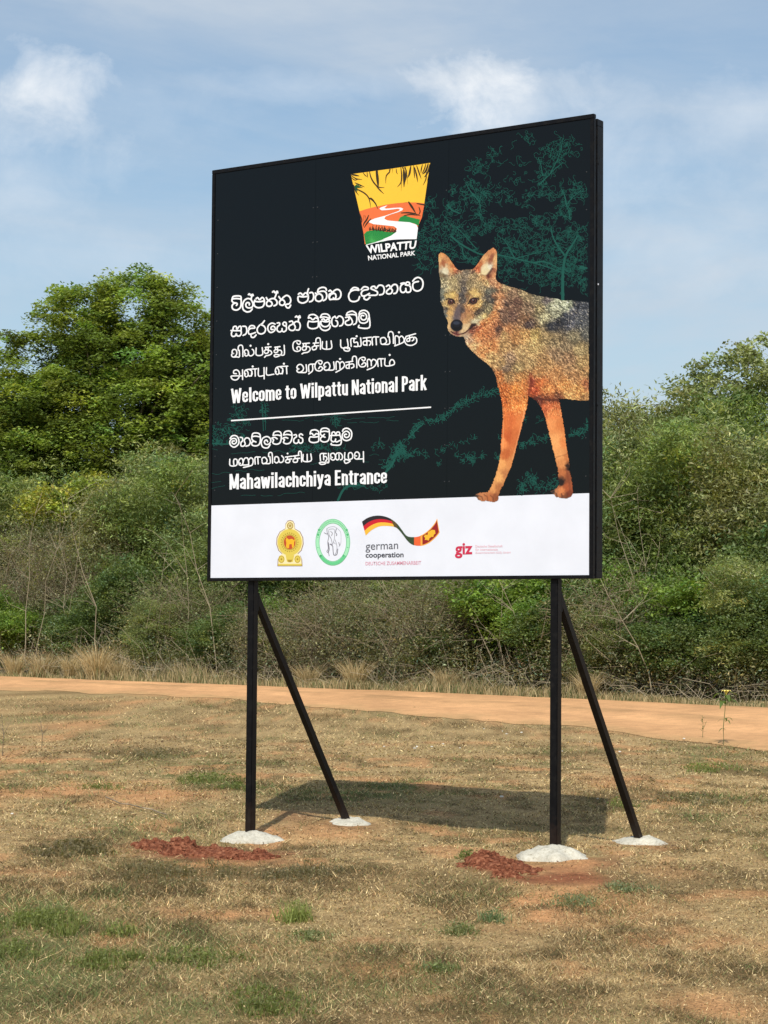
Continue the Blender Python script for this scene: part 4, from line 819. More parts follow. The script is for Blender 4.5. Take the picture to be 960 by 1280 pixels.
for k in range(13):
    q = (k/12-.5)*kl; xi = ((kx2+np.cos(ka)*q-PX0)/ST).astype(int); yi = ((ky2+np.sin(ka)*q-PY0)/ST).astype(int); ok = (xi >= 0) & (xi < W_) & (yi >= 0) & (yi < H_); acc2[yi[ok], xi[ok]] = kv[ok]
FUR = FUR+blurm(acc2, 1)*1.1*np.clip((525-GY)/60, 0, 1)
AMP = np.where(GY > 520, .17, .50)
AMP = AMP*np.clip((545-GY)/50, .34, 1)
back = np.exp(-(((GX-706)/45)**2+((GY-395)/22)**2)); AMP = AMP+back*.28
def hsoft(x, y, rx_, ry_, rot=0, k=2.5):
    cx = 545+x/10.667; cy = 305+y/10.667; dx = GX-cx; dy = GY-cy; c_, s_ = math.cos(rot), math.sin(rot)
    q = np.sqrt(((dx*c_+dy*s_)*10.667/rx_)**2+((-dx*s_+dy*c_)*10.667/ry_)**2); return np.clip((1.12-q)*k*min(rx_, ry_)/22, 0, 1)
ears = np.clip(hsoft(120, 270, 110, 180)+hsoft(710, 240, 140, 220), 0, 1); muzz = hsoft(280, 1060, 190, 230)
AMP = AMP*(1-.7*ears)*(1-.65*muzz)
LUM = BASE@np.array([.3, .55, .15]); sat_ = np.where(GY > 500, 1.0, 1.0)[..., None]; BASE = LUM[..., None]*(1-sat_)*np.array([1.03, .99, .92])+BASE*sat_
MID = vnoise(GX*.55, GY*.4, 61)+vnoise(GX*.25+GY*.1, GY*.22, 62)-1.0
C = BASE*np.exp(np.clip(FUR, -2.8, 2.0)*AMP*1.12+MID*AMP*.55-.06)[..., None]
pale = np.clip(FUR-1.0, 0, 1)[..., None]*AMP[..., None]*.75; C = C*(1-pale)+np.array(s2l((224, 208, 170)))*pale
def over(m_, rgb): 
    global C
    m_ = m_[..., None]; C = C*(1-m_)+np.array(s2l(rgb))*m_
def seg(s_, w, soft=1.3):
    q = strokes(s_, 545, 305, 10.667)[0]; q = catmull(q, 4); d = np.full(GX.shape, 1e9)
    for A, B in zip(q[:-1], q[1:]):
        ab = B-A; t = np.clip(((GX-A[0])*ab[0]+(GY-A[1])*ab[1])/(ab@ab+1e-9), 0, 1); d = np.minimum(d, np.hypot(GX-A[0]-ab[0]*t, GY-A[1]-ab[1]*t))
    return np.clip((w/2/10.667+.35-d)/.7*soft, 0, 1)
over(hsoft(125, 355, 42, 44)*.5, (232, 222, 190)); over(hsoft(660, 335, 60, 72)*.65, (238, 222, 180)); over(hsoft(715, 300, 30, 36)*.5, (240, 236, 216)); over(hsoft(95, 260, 22, 60, -.3)*.7, (170, 104, 70)); over(hsoft(735, 200, 30, 90, .35)*.6, (160, 92, 66)); over(seg("745,330 720,370 690,410 700,440", 26)*.75, (96, 48, 38)); over(seg("100,430 150,425 180,420", 14)*.6, (92, 70, 52)); over(seg("585,380 600,405 640,418", 12)*.5, (120, 70, 50))
over(seg("300,372 250,400 210,420", 12)*.5, (96, 74, 62)); over(seg("515,352 490,372 480,390", 22)*.75, (92, 60, 54)); over(seg("270,360 300,350", 16)*.7, (84, 50, 48))
# pale brows and eye surrounds, eyes
over(hsoft(215, 690, 70, 22, -.15)*.6, (222, 190, 120)); over(hsoft(510, 655, 75, 24, .25)*.7, (228, 194, 126)); over(hsoft(195, 775, 68, 52)*.6, (200, 160, 104)); over(hsoft(500, 765, 82, 50, -.2)*.55, (212, 172, 112))
over(seg("132,742 165,730 205,733 240,755 247,790", 16), (70, 50, 44)); over(hsoft(195, 772, 44, 38), (50, 30, 30)); over(hsoft(194, 770, 29, 27), (120, 72, 60)); over(hsoft(194, 771, 17, 18), (34, 22, 28)); over(hsoft(204, 758, 9, 8), (206, 186, 190)); over(seg("150,800 190,822 235,812", 10)*.7, (110, 70, 56))
over(seg("430,795 455,745 500,722 555,725 566,742", 16), (64, 46, 44)); over(hsoft(500, 760, 58, 38, -.25), (54, 34, 40)); over(hsoft(502, 756, 32, 26, -.2), (112, 70, 60)); over(hsoft(502, 757, 19, 19), (28, 20, 28)); over(hsoft(492, 745, 9, 8), (214, 200, 206)); over(seg("445,795 490,806 540,785", 12)*.8, (76, 50, 46)); over(seg("566,742 600,725", 9)*.6, (90, 70, 56)); over(seg("400,690 425,720 415,760", 22)*.5, (104, 66, 66))
# bridge, nose, mouth
over(hsoft(290, 930, 42, 95, .12)*.55, (112, 98, 104)); over(hsoft(335, 900, 18, 80, .15)*.5, (78, 66, 66)); over(hsoft(275, 1085, 80, 76), (34, 34, 44)); over(hsoft(270, 1052, 46, 24)*.75, (66, 76, 98)); over(hsoft(275, 1130, 60, 26), (20, 20, 26)); over(hsoft(232, 1095, 13, 16), (10, 10, 14)); over(hsoft(318, 1098, 13, 16), (10, 10, 14))
over(seg("200,1168 240,1192 275,1206 320,1202 370,1190 420,1155 470,1110 510,1080", 15), (84, 38, 38)); over(seg("272,1160 275,1200", 9), (60, 34, 36)); over(seg("230,1198 280,1214 330,1206", 9)*.7, (168, 88, 84)); over(seg("455,1120 490,1082 520,1075", 40)*.85, (54, 32, 32)); over(seg("225,1222 290,1243 350,1236", 10)*.4, (120, 90, 76))
over(hsoft(395, 1100, 50, 40)*.35, (234, 208, 164)); over(hsoft(590, 900, 80, 24, -.7)*.55, (78, 64, 58)); over(hsoft(525, 1030, 70, 22, -.35)*.6, (216, 206, 176)); over(hsoft(700, 720, 70, 46, .3)*.4, (74, 70, 70))
# claws, toe lines, leg shading bars printed in the photograph
def segj(s_, w):
    q = strokes(s_, 520, 290, 3.657)[0]; d = np.full(GX.shape, 1e9)
    for A, B in zip(q[:-1], q[1:]):
        ab = B-A; t = np.clip(((GX-A[0])*ab[0]+(GY-A[1])*ab[1])/(ab@ab+1e-9), 0, 1); d = np.minimum(d, np.hypot(GX-A[0]-ab[0]*t, GY-A[1]-ab[1]*t))
    return np.clip((w/2/3.657+.3-d)/.6, 0, 1)
for s_, w, k, c_ in (("285,1205 300,1210 305,1225", 5, .7, (96, 56, 40)), ("310,1200 325,1210 328,1230", 5, .6, (110, 62, 42)), ("340,1205 352,1215 352,1232", 5, .6, (100, 56, 38)), ("262,1212 272,1205 280,1208", 7, .9, (50, 44, 44)), ("618,1192 630,1186", 7, .9, (50, 44, 44)), ("640,1195 645,1210", 6, .7, (70, 44, 36)), ("665,1195 668,1216", 6, .7, (96, 50, 36)), ("690,1195 690,1216", 5, .6, (90, 46, 34)), ("690,1068 706,1076 696,1084", 14, .9, (50, 32, 28)), ("652,1138 668,1142 664,1152", 16, .9, (42, 30, 28)), ("640,1030 690,1015", 5, .4, (130, 70, 44)),
                     ("515,745 528,690 522,650", 14, .6, (140, 60, 40)), ("520,756 600,768 655,768", 9, .7, (96, 46, 34)), ("395,800 400,900 396,1000", 5, .3, (250, 180, 120)), ("500,800 470,930 440,1040", 6, .25, (250, 190, 140)), ("435,830 425,960 415,1040", 16, .25, (176, 76, 40)), ("688,1090 700,1150 706,1200", 10, .5, (130, 64, 42)), ("262,546 320,596 360,650", 7, .35, (226, 190, 140)), ("560,762 575,790 600,850", 8, .4, (150, 60, 40))):
    over(segj(s_, w)*k, c_)
er = blurm(IN.astype(float), 3); rim = np.clip((er-.35)/.5, 0, 1); C = C*(.55+.45*rim)[..., None]
LB = C@np.array([.3, .55, .15]); C = C*((np.clip(LB, .004, 1)/.22)**.12)[..., None]
C = np.clip(C*np.where((GY < 505)[..., None], np.array([.78, .77, .74]), np.array([1.0, 1.03, .98])), .004, .95)*.80
inq = IN[:-1, :-1] & IN[1:, :-1] & IN[:-1, 1:] & IN[1:, 1:]
idx = np.arange(H_*W_).reshape(H_, W_); Fq = np.stack([idx[:-1, :-1][inq], idx[1:, :-1][inq], idx[1:, 1:][inq], idx[:-1, 1:][inq]], 1)
used = np.unique(Fq); remap = np.full(H_*W_, -1); remap[used] = np.arange(len(used))
V = art(np.stack([GX.ravel()[used], GY.ravel()[used]], 1), LV(1.2))
Mj, jnt, jb = mat('jackal_print', rough=.4, spec=.3); at = NN(jnt, 'ShaderNodeAttribute', attribute_name='tint'); jnt.links.new(at.outputs['Color'], jb.inputs['Base Color'])
jk = link('jackal_picture', mesh_np('jackal_picture', V, remap[Fq], col=C.reshape(-1, 3)[used]), Mj, billboard)
jk['label'] = 'printed golden jackal looking at the viewer, cut off at the right edge'

# ------------------------------------------------------------------ soil heaps, stones, twig
Msoil, mnt, mbs = mat('red_clods', (.3, .1, .05), .95, .1)
tc_ = NN(mnt, 'ShaderNodeTexCoord'); n = onoise(mnt, tc_, 30, 6, .7); r = ramp(mnt, [(.3, tuple(s2l((72, 40, 28))*.6)), (.50, tuple(s2l((132, 78, 56))*.72)), (.72, tuple(s2l((176, 122, 92))*.85))]); mnt.links.new(n, r.inputs[0]); mnt.links.new(r.outputs[0], mbs.inputs['Base Color'])
bp = NN(mnt, 'ShaderNodeBump'); setin(bp, {'Strength': .8, 'Distance': .012}); mnt.links.new(n, bp.inputs['Height']); mnt.links.new(bp.outputs[0], mbs.inputs['Normal'])
def clod(mb, x, y, z, r, rg):
    t = (1+math.sqrt(5))/2
    V0 = [(-1, t, 0), (1, t, 0), (-1, -t, 0), (1, -t, 0), (0, -1, t), (0, 1, t), (0, -1, -t), (0, 1, -t), (t, 0, -1), (t, 0, 1), (-t, 0, -1), (-t, 0, 1)]
    F0 = [(0, 11, 5), (0, 5, 1), (0, 1, 7), (0, 7, 10), (0, 10, 11), (1, 5, 9), (5, 11, 4), (11, 10, 2), (10, 7, 6), (7, 1, 8), (3, 9, 4), (3, 4, 2), (3, 2, 6), (3, 6, 8), (3, 8, 9), (4, 9, 5), (2, 4, 11), (6, 2, 10), (8, 6, 7), (9, 8, 1)]
    a = rg.uniform(0, 6.28); s = (rg.uniform(.7, 1.3), rg.uniform(.7, 1.2), rg.uniform(.55, .95)); ca, sa = math.cos(a), math.sin(a); V = []
    for v in V0:
        k = r/1.9*rg.uniform(.72, 1.25); q = (v[0]*s[0]*k, v[1]*s[1]*k, v[2]*s[2]*k); V.append((x+q[0]*ca-q[1]*sa, y+q[0]*sa+q[1]*ca, z+q[2]))
    mb.add(V, F0)
def heap(name, lobes, seed, nclod, label):
    """lobes: (px, py, radius x m, radius y m, height m)"""
    rg = random.Random(seed); Ls = [(*ground_px(px_, py_), a, b, h) for px_, py_, a, b, h in lobes]
    x0 = min(l[0]-l[2]*1.2 for l in Ls); x1 = max(l[0]+l[2]*1.2 for l in Ls); y0 = min(l[1]-l[3]*1.2 for l in Ls); y1 = max(l[1]+l[3]*1.2 for l in Ls)
    xs = np.arange(x0, x1, .012); ys = np.arange(y0, y1, .02); X_, Y_ = np.meshgrid(xs, ys)
    def hf(x, y):
        h = np.zeros_like(x)
        for lx, ly, a, b, hh in Ls:
            q = ((x-lx)/a)**2+((y-ly)/b)**2; h = np.maximum(h, hh*1.0*np.clip(1-q, 0, 1)**.75)
        lump = (fbm(x*22, y*16, seed, 4)-.5)*.05+(vnoise(x*9, y*7, seed+3)-.5)*.03
        return h+np.where(h > 0, lump*np.clip(h/.03, .15, 1), -.03)
    Zh = hf(X_, Y_); V = np.stack([X_.ravel(), Y_.ravel(), (gh(X_, Y_)+Zh).ravel()], 1)
    ok = (Zh > -.02); q = ok[:-1, :-1] | ok[1:, :-1] | ok[1:, 1:] | ok[:-1, 1:]
    id_ = np.arange(X_.size).reshape(X_.shape); Fq = np.stack([id_[:-1, :-1][q], id_[:-1, 1:][q], id_[1:, 1:][q], id_[1:, :-1][q]], 1)
    us = np.unique(Fq); rm = np.full(X_.size, -1); rm[us] = np.arange(len(us)); V = V[us]
    e = empty(name, (float(np.mean([l[0] for l in Ls])), float(np.mean([l[1] for l in Ls])), 0)); tag(e, label, 'soil heap', 'heaps of dug red soil by the footings')
    V[:, 0] -= e.location.x; V[:, 1] -= e.location.y
    link('soil_mass', mesh_np(name, V, rm[Fq], smooth=False), Msoil, e)
    mb = MB()
    for i in range(nclod):
        l = rg.choice(Ls); a = rg.uniform(0, 6.28); r = rg.random()**.6*(1.12 if rg.random() < .7 else 1.8); x = l[0]+math.cos(a)*r*l[2]; y = l[1]+math.sin(a)*r*l[3]
        z = float(gh(x, y))+max(0, float(hf(np.array([x]), np.array([y]))[0])); clod(mb, x-e.location.x, y-e.location.y, z, rg.uniform(.006, .024)*(1.4 if rg.random() < .15 else 1), rg)
    o = mb.build('loose_clods', Msoil, e); o['kind'] = 'stuff'
heap('soil_heap', [(190, 1052, .14, .20, .045), (228, 1058, .13, .22, .125), (270, 1062, .22, .2, .06), (250, 1058, .3, .25, .045), (325, 1069, .09, .12, .06), (298, 1068, .14, .12, .05)], 3, 520, 'long low heap of crumbly red soil beside the white footing of the left front post')
heap('soil_heap', [(605, 1080, .14, .18, .085), (630, 1083, .17, .2, .06), (632, 1092, .08, .08, .05), (655, 1086, .1, .12, .03)], 8, 340, 'smaller heap of bright red soil left of the white footing of the right front post')
Mchip = printmat('white_litter', (236, 232, 222), .8, .8, .1)
rg = random.Random(77)
def flab(px_, py_):
    if px_ < 100: return 'white flower head at the left edge of the mown turf'
    if py_ > 990: return 'white flower head lying in the billboard shadow' if px_ < 700 else 'white flower head at the right end of the billboard shadow'
    if px_ < 530: return 'tiny white flower head on the turf left of the middle'
    if px_ < 600: return 'tiny white flower head on the turf below the middle of the track'
    if px_ < 690: return 'tiny white flower head near the track edge left of the right post'
    return 'tiny white flower head on the turf right of the right post'
chips = [(652, 919), (605, 914), (628, 917), (521, 937), (554, 934), (518, 939), (480, 937), (575, 938), (703, 942), (822, 942), (747, 1000), (627, 1000), (775, 943), (737, 931), (15, 1020), (540, 937), (633, 921), (855, 927), (690, 930)]
c0 = None
for i, (px_, py_) in enumerate(chips):
    x, y = ground_px(px_, py_); r = rg.uniform(.008, .022)
    if c0 is None or i < 6:
        mb = MB(); clod(mb, 0, 0, 0, 1.0, rg); o = mb.build('white_flower_head', Mchip); c0 = o
    else: o = c0.copy(); COL.objects.link(o)
    o.location = (x, y, float(gh(x, y))+.035+r*.4); o.scale = (r*1.2, r*1.2, r*.8); o.rotation_euler = (0, 0, rg.uniform(0, 6))
    tag(o, flab(px_, py_), 'flower', 'tiny white flower heads scattered in the grass')
Mwood, wnt, wb = mat('grey_brown_bark', (.2, .16, .12), .9, .2)
tc_ = NN(wnt, 'ShaderNodeTexCoord'); n = onoise(wnt, tc_, 6, 6, .7); r = ramp(wnt, [(.3, tuple(s2l((92, 78, 62))*.8)), (.7, tuple(s2l((176, 160, 136))*.9))]); wnt.links.new(n, r.inputs[0]); wnt.links.new(r.outputs[0], wb.inputs['Base Color'])
Mtwig, _, _ = mat('bleached_twig', tuple(s2l((160, 148, 126))*.85), .9, .1)
Mtwigd, _, _ = mat('brown_twig', tuple(s2l((128, 116, 96))*.85), .9, .1)
mb = MB(); pts = []
for i in range(9):
    x, y = ground_px(132+i*9.5, 1000+i*2.3+(i % 3)); pts.append((x, y, float(gh(x, y))+.03+.006*math.sin(i*1.7)))
mb.tube(pts, [.006]*9, 5); tag(mb.build('fallen_stick', Mwood), 'thin dry stick lying on the bare patch left of the billboard', 'stick')

# ------------------------------------------------------------------ plants
def leafmat(name, tint_strength=1.0, rough=.5, trans=.42):
    M_ = bpy.data.materials.new(name); M_.use_nodes = True; nt_ = M_.node_tree; b_ = nt_.nodes['Principled BSDF']; b_.inputs['Roughness'].default_value = rough; b_.inputs['Specular IOR Level'].default_value = .35
    at_ = NN(nt_, 'ShaderNodeAttribute', attribute_name='tint'); nt_.links.new(at_.outputs['Color'], b_.inputs['Base Color'])
    if trans:
        tr = NN(nt_, 'ShaderNodeBsdfTranslucent'); c_ = mixc(nt_, 1.0, at_.outputs['Color'], (1.5, 1.55, .7), 'MULTIPLY'); nt_.links.new(c_, tr.inputs[0])
        mx = NN(nt_, 'ShaderNodeMixShader'); mx.inputs[0].default_value = trans; nt_.links.new(b_.outputs[0], mx.inputs[1]); nt_.links.new(tr.outputs[0], mx.inputs[2]); nt_.links.new(mx.outputs[0], nt_.nodes['Material Output'].inputs[0])
    return M_
Mleafy = leafmat('green_leaves'); Mdry = leafmat('dry_grass_blades', trans=.2, rough=.8)
def rand_unit(rs, n):
    v = rs.normal(size=(n, 3)); return v/np.linalg.norm(v, axis=1)[:, None]
def leaf_tris(rs, C0, size, col, up=.35, slim=.5, quad=False):
    """one pointed leaf per centre; col (n,3)"""
    n = len(C0); N_ = rand_unit(rs, n); N_[:, 2] = np.abs(N_[:, 2])+up; N_ /= np.linalg.norm(N_, axis=1)[:, None]
    A = np.cross(N_, rand_unit(rs, n)); A /= np.linalg.norm(A, axis=1)[:, None]+1e-9; B = np.cross(N_, A); s_ = (size*rs.uniform(.6, 1.35, n))[:, None]
    if quad:
        V = np.stack([C0-A*s_*.5, C0+B*s_*slim*.5+A*s_*.05, C0+A*s_*.5+N_*s_*-.12, C0-B*s_*slim*.5+A*s_*.05], 1).reshape(-1, 3); F_ = np.arange(4*n).reshape(n, 4); k = 4
    else:
        V = np.stack([C0-A*s_*.5, C0+B*s_*slim, C0+A*s_*.5], 1).reshape(-1, 3); F_ = np.arange(3*n).reshape(n, 3); k = 3
    return V, F_, np.repeat(col, k, 0)
def crown_points(rs, lobes, n_cl, leaves, spread, shell=.62):
    """clusters scattered over lobes (cx,cy,cz,rx,ry,rz), leaves gathered around each cluster"""
    lo = np.array(lobes, float); wgt = (lo[:, 3]*lo[:, 5]); pk = rs.choice(len(lo), n_cl, p=wgt/wgt.sum())
    d = rand_unit(rs, n_cl); rr = (shell+(1-shell)*rs.uniform(0, 1, n_cl)**.6)[:, None]*(1+.12*rs.normal(size=(n_cl, 1)))
    cc_ = lo[pk, :3]+d*rr*lo[pk, 3:6]
    u = rand_unit(rs, n_cl*leaves); u[:, 2] = np.where(rs.random(len(u)) < .6, np.abs(u[:, 2]), u[:, 2]); rad = np.repeat(np.exp(rs.normal(0, .28, n_cl)), leaves)[:, None]*(rs.random((len(u), 1))**.45)
    P_ = np.repeat(cc_, leaves, 0)+u*rad*spread*2.0*np.array([1, 1, .72]); return cc_, P_
def tint(rs, n_cl, leaves, base, var=.22, hue=.10, per=.16):
    t = np.exp(rs.normal(0, var, (n_cl, 1))); h = rs.normal(0, hue, (n_cl, 1)); c_ = np.array(base)[None]*t*np.concatenate([1+h, 1+h*.1, 1-h*.6], 1)
    c_ = np.repeat(c_, leaves, 0)*np.exp(rs.normal(0, per, (n_cl*leaves, 1))); return np.clip(c_, .004, .6)
def make_tree(name, seed, lobes, n_cl, leaves, spread, size, base, trunk_h, trunk_r, branches, slim=.5, quad=False, shell=.62, hue=.1, var=.22, bark=None, lean=0.0, up=.35):
    rs = np.random.RandomState(seed); rg = random.Random(seed)
    cc_, P_ = crown_points(rs, lobes, n_cl, leaves, spread, shell); P_[:, 2] = np.maximum(P_[:, 2], .03)
    V, F_, c_ = leaf_tris(rs, P_, size, tint(rs, n_cl, leaves, base, var, hue), slim=slim, quad=quad, up=up)
    e = empty(name); link('crown', mesh_np(name+'_crown', V, F_, col=c_), Mleafy, e)
    mb = MB(); top = Vector((lean, 0, trunk_h)); mb.tube([(0, 0, -.2), (lean*.3, .02, trunk_h*.35), (lean*.7, -.05, trunk_h*.7), top], [trunk_r*1.25, trunk_r, trunk_r*.85, trunk_r*.7], 7)
    tg = [cc_[i] for i in rs.choice(n_cl, min(branches, n_cl), replace=False)]
    for q in tg:
        q = Vector(q); s_ = Vector((lean*.8, 0, trunk_h*rg.uniform(.55, 1.0))); mid_ = s_.lerp(q, .5)+Vector((rg.uniform(-.3, .3), rg.uniform(-.3, .3), rg.uniform(-.1, .4)))
        mb.tube([s_, mid_, q], [trunk_r*rg.uniform(.3, .5), trunk_r*.25, trunk_r*.08], 4, cap=False)
    mb.build('trunk', bark or Mwood, e, smooth=True)
    return e
def copy_tree(o, parent=None):
    c_ = o.copy(); COL.objects.link(c_); c_.parent = parent
    for ch in list(o.children): copy_tree(ch, c_)
    return c_
def lobes_of(seed, n, R, H, z0, rr=(.35, .6), flat=.8):
    rg = random.Random(seed); out = []
    for i in range(n):
        a = rg.uniform(0, 6.283); d = math.sqrt(rg.random())*R*.72; z = z0+(H-z0)*(.18+.7*rg.random()); k = 1-.45*max(0, (z-z0)/(H-z0)-.5)*2*(d/R); r = R*rg.uniform(*rr)*k
        z = min(z, H-r*flat); out.append((math.cos(a)*d, math.sin(a)*d*.8, z, r, r, r*flat))
    return out
G_BROAD = (.190, .248, .060); G_FEATH = (.180, .232, .085); G_YEL = (.27, .29, .055); G_DARK = (.115, .160, .055); G_BRIGHT = (.160, .240, .050); G_OLIVE = (.215, .225, .095)
def place(o, px_, D, hk, label, group, rz, kx=1.0):
    d = px_ray(px_, 780); x = d[0]/d[1]*D
    o.location = (x, D, 0); o.scale = (hk*kx, hk*kx, hk); o.rotation_euler = (0, 0, rz)
    tag(o, label, 'tree' if 'tree' in o.name else 'bush', group); return o

# the tall broadleaf tree at the left
lobA = [(-1.3, 0, 12.3, 1.35, 1.5, 1.2), (.7, 0, 13.0, 1.5, 1.5, 1.15), (2.0, .3, 12.2, 1.2, 1.3, 1.1), (-2.6, 0, 10.9, 1.4, 1.5, 1.2), (2.9, 0, 10.7, 1.3, 1.5, 1.2), (.2, -.8, 11.1, 1.6, 1.4, 1.1), (-3.4, 0, 9.4, 1.2, 1.4, 1.0), (-1.7, -.9, 9.3, 1.6, 1.4, 1.1), (1.0, -1.1, 9.2, 1.6, 1.4, 1.0), (3.4, -.2, 9.0, 1.2, 1.3, 1.0), (-3.9, 0, 8.0, 1.0, 1.2, .8), (-.4, -.9, 7.7, 1.8, 1.3, .9), (2.2, -.6, 7.6, 1.5, 1.3, .9), (-2.6, -.4, 7.5, 1.4, 1.3, .9), (0, 1, 8.5, 3.2, 1.0, 3.2)]
T = make_tree('broadleaf_tree', 101, lobA, 1500, 150, .25, .14, G_BROAD, 7.5, .22, 30, slim=.55, shell=.86, up=.9, var=.32, bark=Mtwigd)
place(T, 142, 75, 1.0, 'tallest dense broadleaf tree with a rounded mid green crown left of the billboard', 'forest trees beyond the dirt track', 0, 1.08)
lobB = lobes_of(9, 11, 3.0, 13.0, 6.5)
TB = make_tree('broadleaf_tree', 102, lobB, 640, 150, .24, .13, (.190, .248, .060), 7, .2, 20, slim=.55, shell=.82, up=.6, bark=Mtwigd)
place(TB, 262, 79, .985, 'broadleaf tree whose crown edge shows beside the upper left side of the billboard', 'forest trees beyond the dirt track', .5)
T2 = place(copy_tree(TB), 12, 80, .84, 'lower broadleaf tree with a rounded crown at the left edge of the photo', 'forest trees beyond the dirt track', 2.1)
# airy pale-leaved tree at the right, sky showing through
lobC = [(-.9, 0, 7.6, .8, .8, .7), (.3, 0, 8.6, .9, .9, .75), (1.3, 0, 7.9, .9, .9, .8), (-.2, 0, 6.7, 1.2, 1.0, .8), (1.7, 0, 6.5, 1.0, .9, .8), (.8, 0, 9.1, .5, .5, .4), (-1.6, 0, 6.6, .6, .6, .6), (2.5, 0, 8.6, .7, .7, .7), (2.9, 0, 7.2, .9, .9, .9), (.2, 0, 5.5, 1.6, 1.2, 1.0), (2.4, 0, 5.5, 1.4, 1.2, 1.0)]
TC = make_tree('airy_tree', 103, lobC, 620, 44, .17, .11, (.235, .265, .120), 5.0, .09, 26, quad=True, slim=.6, shell=.25, bark=Mtwig, hue=.06)
place(TC, 912, 57, 1.03, 'airy pale-leaved tree with sky showing through its crown at the right', 'forest trees beyond the dirt track', 0)
T2 = place(copy_tree(TC), 985, 56, .97, 'second airy pale-leaved tree cut by the right edge of the photo', 'forest trees beyond the dirt track', 2.6)
# pale bare-topped tree far left
def twigs(mb, rg, base, H, R, n, r0=.012, droop=0.2, kink=.25, z0=0.0):
    for i in range(n):
        a = rg.uniform(0, 6.283); L_ = rg.uniform(.5, 1.0); p0 = Vector(base)+Vector((rg.gauss(0, R*.22), rg.gauss(0, R*.22), z0+rg.random()*H*.35)); tgt = Vector((math.cos(a)*R*rg.uniform(.3, 1.05), math.sin(a)*R*rg.uniform(.3, 1.0), H*L_)); pts = [p0]
        for k in range(1, 5):
            t = k/4; q = p0.lerp(Vector(base)+tgt, t)+Vector((rg.gauss(0, kink), rg.gauss(0, kink), rg.gauss(0, kink*.6)-droop*t*t)); q.z = max(q.z, .02); pts.append(q)
        rr = r0*rg.uniform(.6, 1.5); mb.tube(pts, [rr, rr*.85, rr*.7, rr*.5, rr*.25], 3, cap=False)
        for j in range(2):
            b0 = pts[rg.randint(1, 3)]; b1 = b0+Vector((rg.gauss(0, .35), rg.gauss(0, .35), rg.gauss(.1, .3))); b2 = b1+Vector((rg.gauss(0, .2), rg.gauss(0, .2), rg.gauss(0, .2))); mb.tube([b0, b1, b2], [rr*.55, rr*.4, rr*.15], 3, cap=False)
# bushy small trees (feathery scrub), several kinds, each copied with its own size and turn
kinds = []
for i in range(4):
    lob = lobes_of(200+i, 13, 2.3, 6.6, .9, (.3, .5), .85)
    K = make_tree('feathery_tree', 210+i, lob, 620, 62, .24, .125, [G_FEATH, G_OLIVE, (.165, .215, .065), (.205, .240, .095)][i], 3.4, .04, 24, slim=.26, shell=.55, bark=Mtwigd, var=.42, up=.3); kinds.append(K)
yel = make_tree('leafy_tree', 230, lobes_of(231, 12, 1.9, 6.3, 1.2, (.28, .45)), 520, 34, .18, .12, G_YEL, 3.2, .07, 30, quad=True, slim=.6, shell=.5, bark=Mtwig, hue=.14, var=.35)
dark = make_tree('leafy_tree', 240, lobes_of(241, 12, 2.2, 5.2, .6, (.32, .5)), 560, 56, .21, .10, G_DARK, 2.8, .08, 26, quad=True, slim=.5, shell=.55, bark=Mtwigd)
brt = make_tree('leafy_tree', 250, lobes_of(251, 9, 1.3, 3.3, .8, (.35, .5)), 300, 44, .15, .09, G_BRIGHT, 1.8, .05, 20, quad=True, slim=.5, shell=.5, bark=Mtwigd)
# twiggy, nearly leafless bushes
def twig_bush(seed, H, R, n, m_, leafn=0, base=(.12, .12, .05)):
    rg = random.Random(seed); rs = np.random.RandomState(seed); e = empty('twiggy_bush'); mb = MB(); twigs(mb, rg, (0, 0, 0), H, R, n, .0085, kink=.32); mb.build('branches', m_, e)
    if leafn:
        cc_, P_ = crown_points(rs, [(0, 0, H*.45, R*.95, R*.95, H*.52)], leafn, 14, .16, .3); P_[:, 2] = np.maximum(P_[:, 2], .05); V, F_, c_ = leaf_tris(rs, P_, .07, tint(rs, leafn, 14, base, .3, .1), slim=.3); link('foliage', mesh_np('twiggy_bush_foliage', V, F_, col=c_), Mleafy, e)
    return e
tw = [twig_bush(301, 4.6, 2.3, 230, Mtwigd, 1700, (.19, .19, .105)), twig_bush(302, 2.6, 1.9, 190, Mtwigd, 1100, (.19, .19, .10)), twig_bush(303, 3.2, 2.1, 200, Mtwigd, 1500, (.18, .20, .085))]
def linep(px_, extra):
    """a spot beyond the far edge of the track, extra metres further along the viewing line"""
    d = px_ray(px_, 780); k = d[0]/d[1]; D = 30.0
    for _ in range(60):
        D = .5*D+.5*float(yline(FAR, np.array([k*D]))[0])
    return D+extra
used_ = set()
def put(src, px_, extra, hk, label, grp, rz=None, kx=1.0):
    o = src if src.name not in used_ else copy_tree(src); used_.add(src.name); hk *= 1.04
    return place(o, px_, linep(px_, extra), hk, label, grp, rz if rz is not None else (px_*1.37+extra) % 6.28, kx)
GF = 'scrub trees and bushes lining the far side of the track'; GB = 'trees of the second row behind the scrub'
rg = random.Random(55)
def where(px_):
    return ('beyond the left edge of the photo' if px_ < 0 else 'at the left edge of the photo' if px_ < 60 else 'between the left edge and the billboard' if px_ < 265 else 'seen beneath the left part of the billboard' if px_ < 430 else 'seen beneath the middle of the billboard' if px_ < 600 else 'seen beneath the right part of the billboard' if px_ < 745 else 'just right of the billboard' if px_ < 840 else 'near the right edge of the photo' if px_ < 960 else 'beyond the right edge of the photo')
_seen = {}
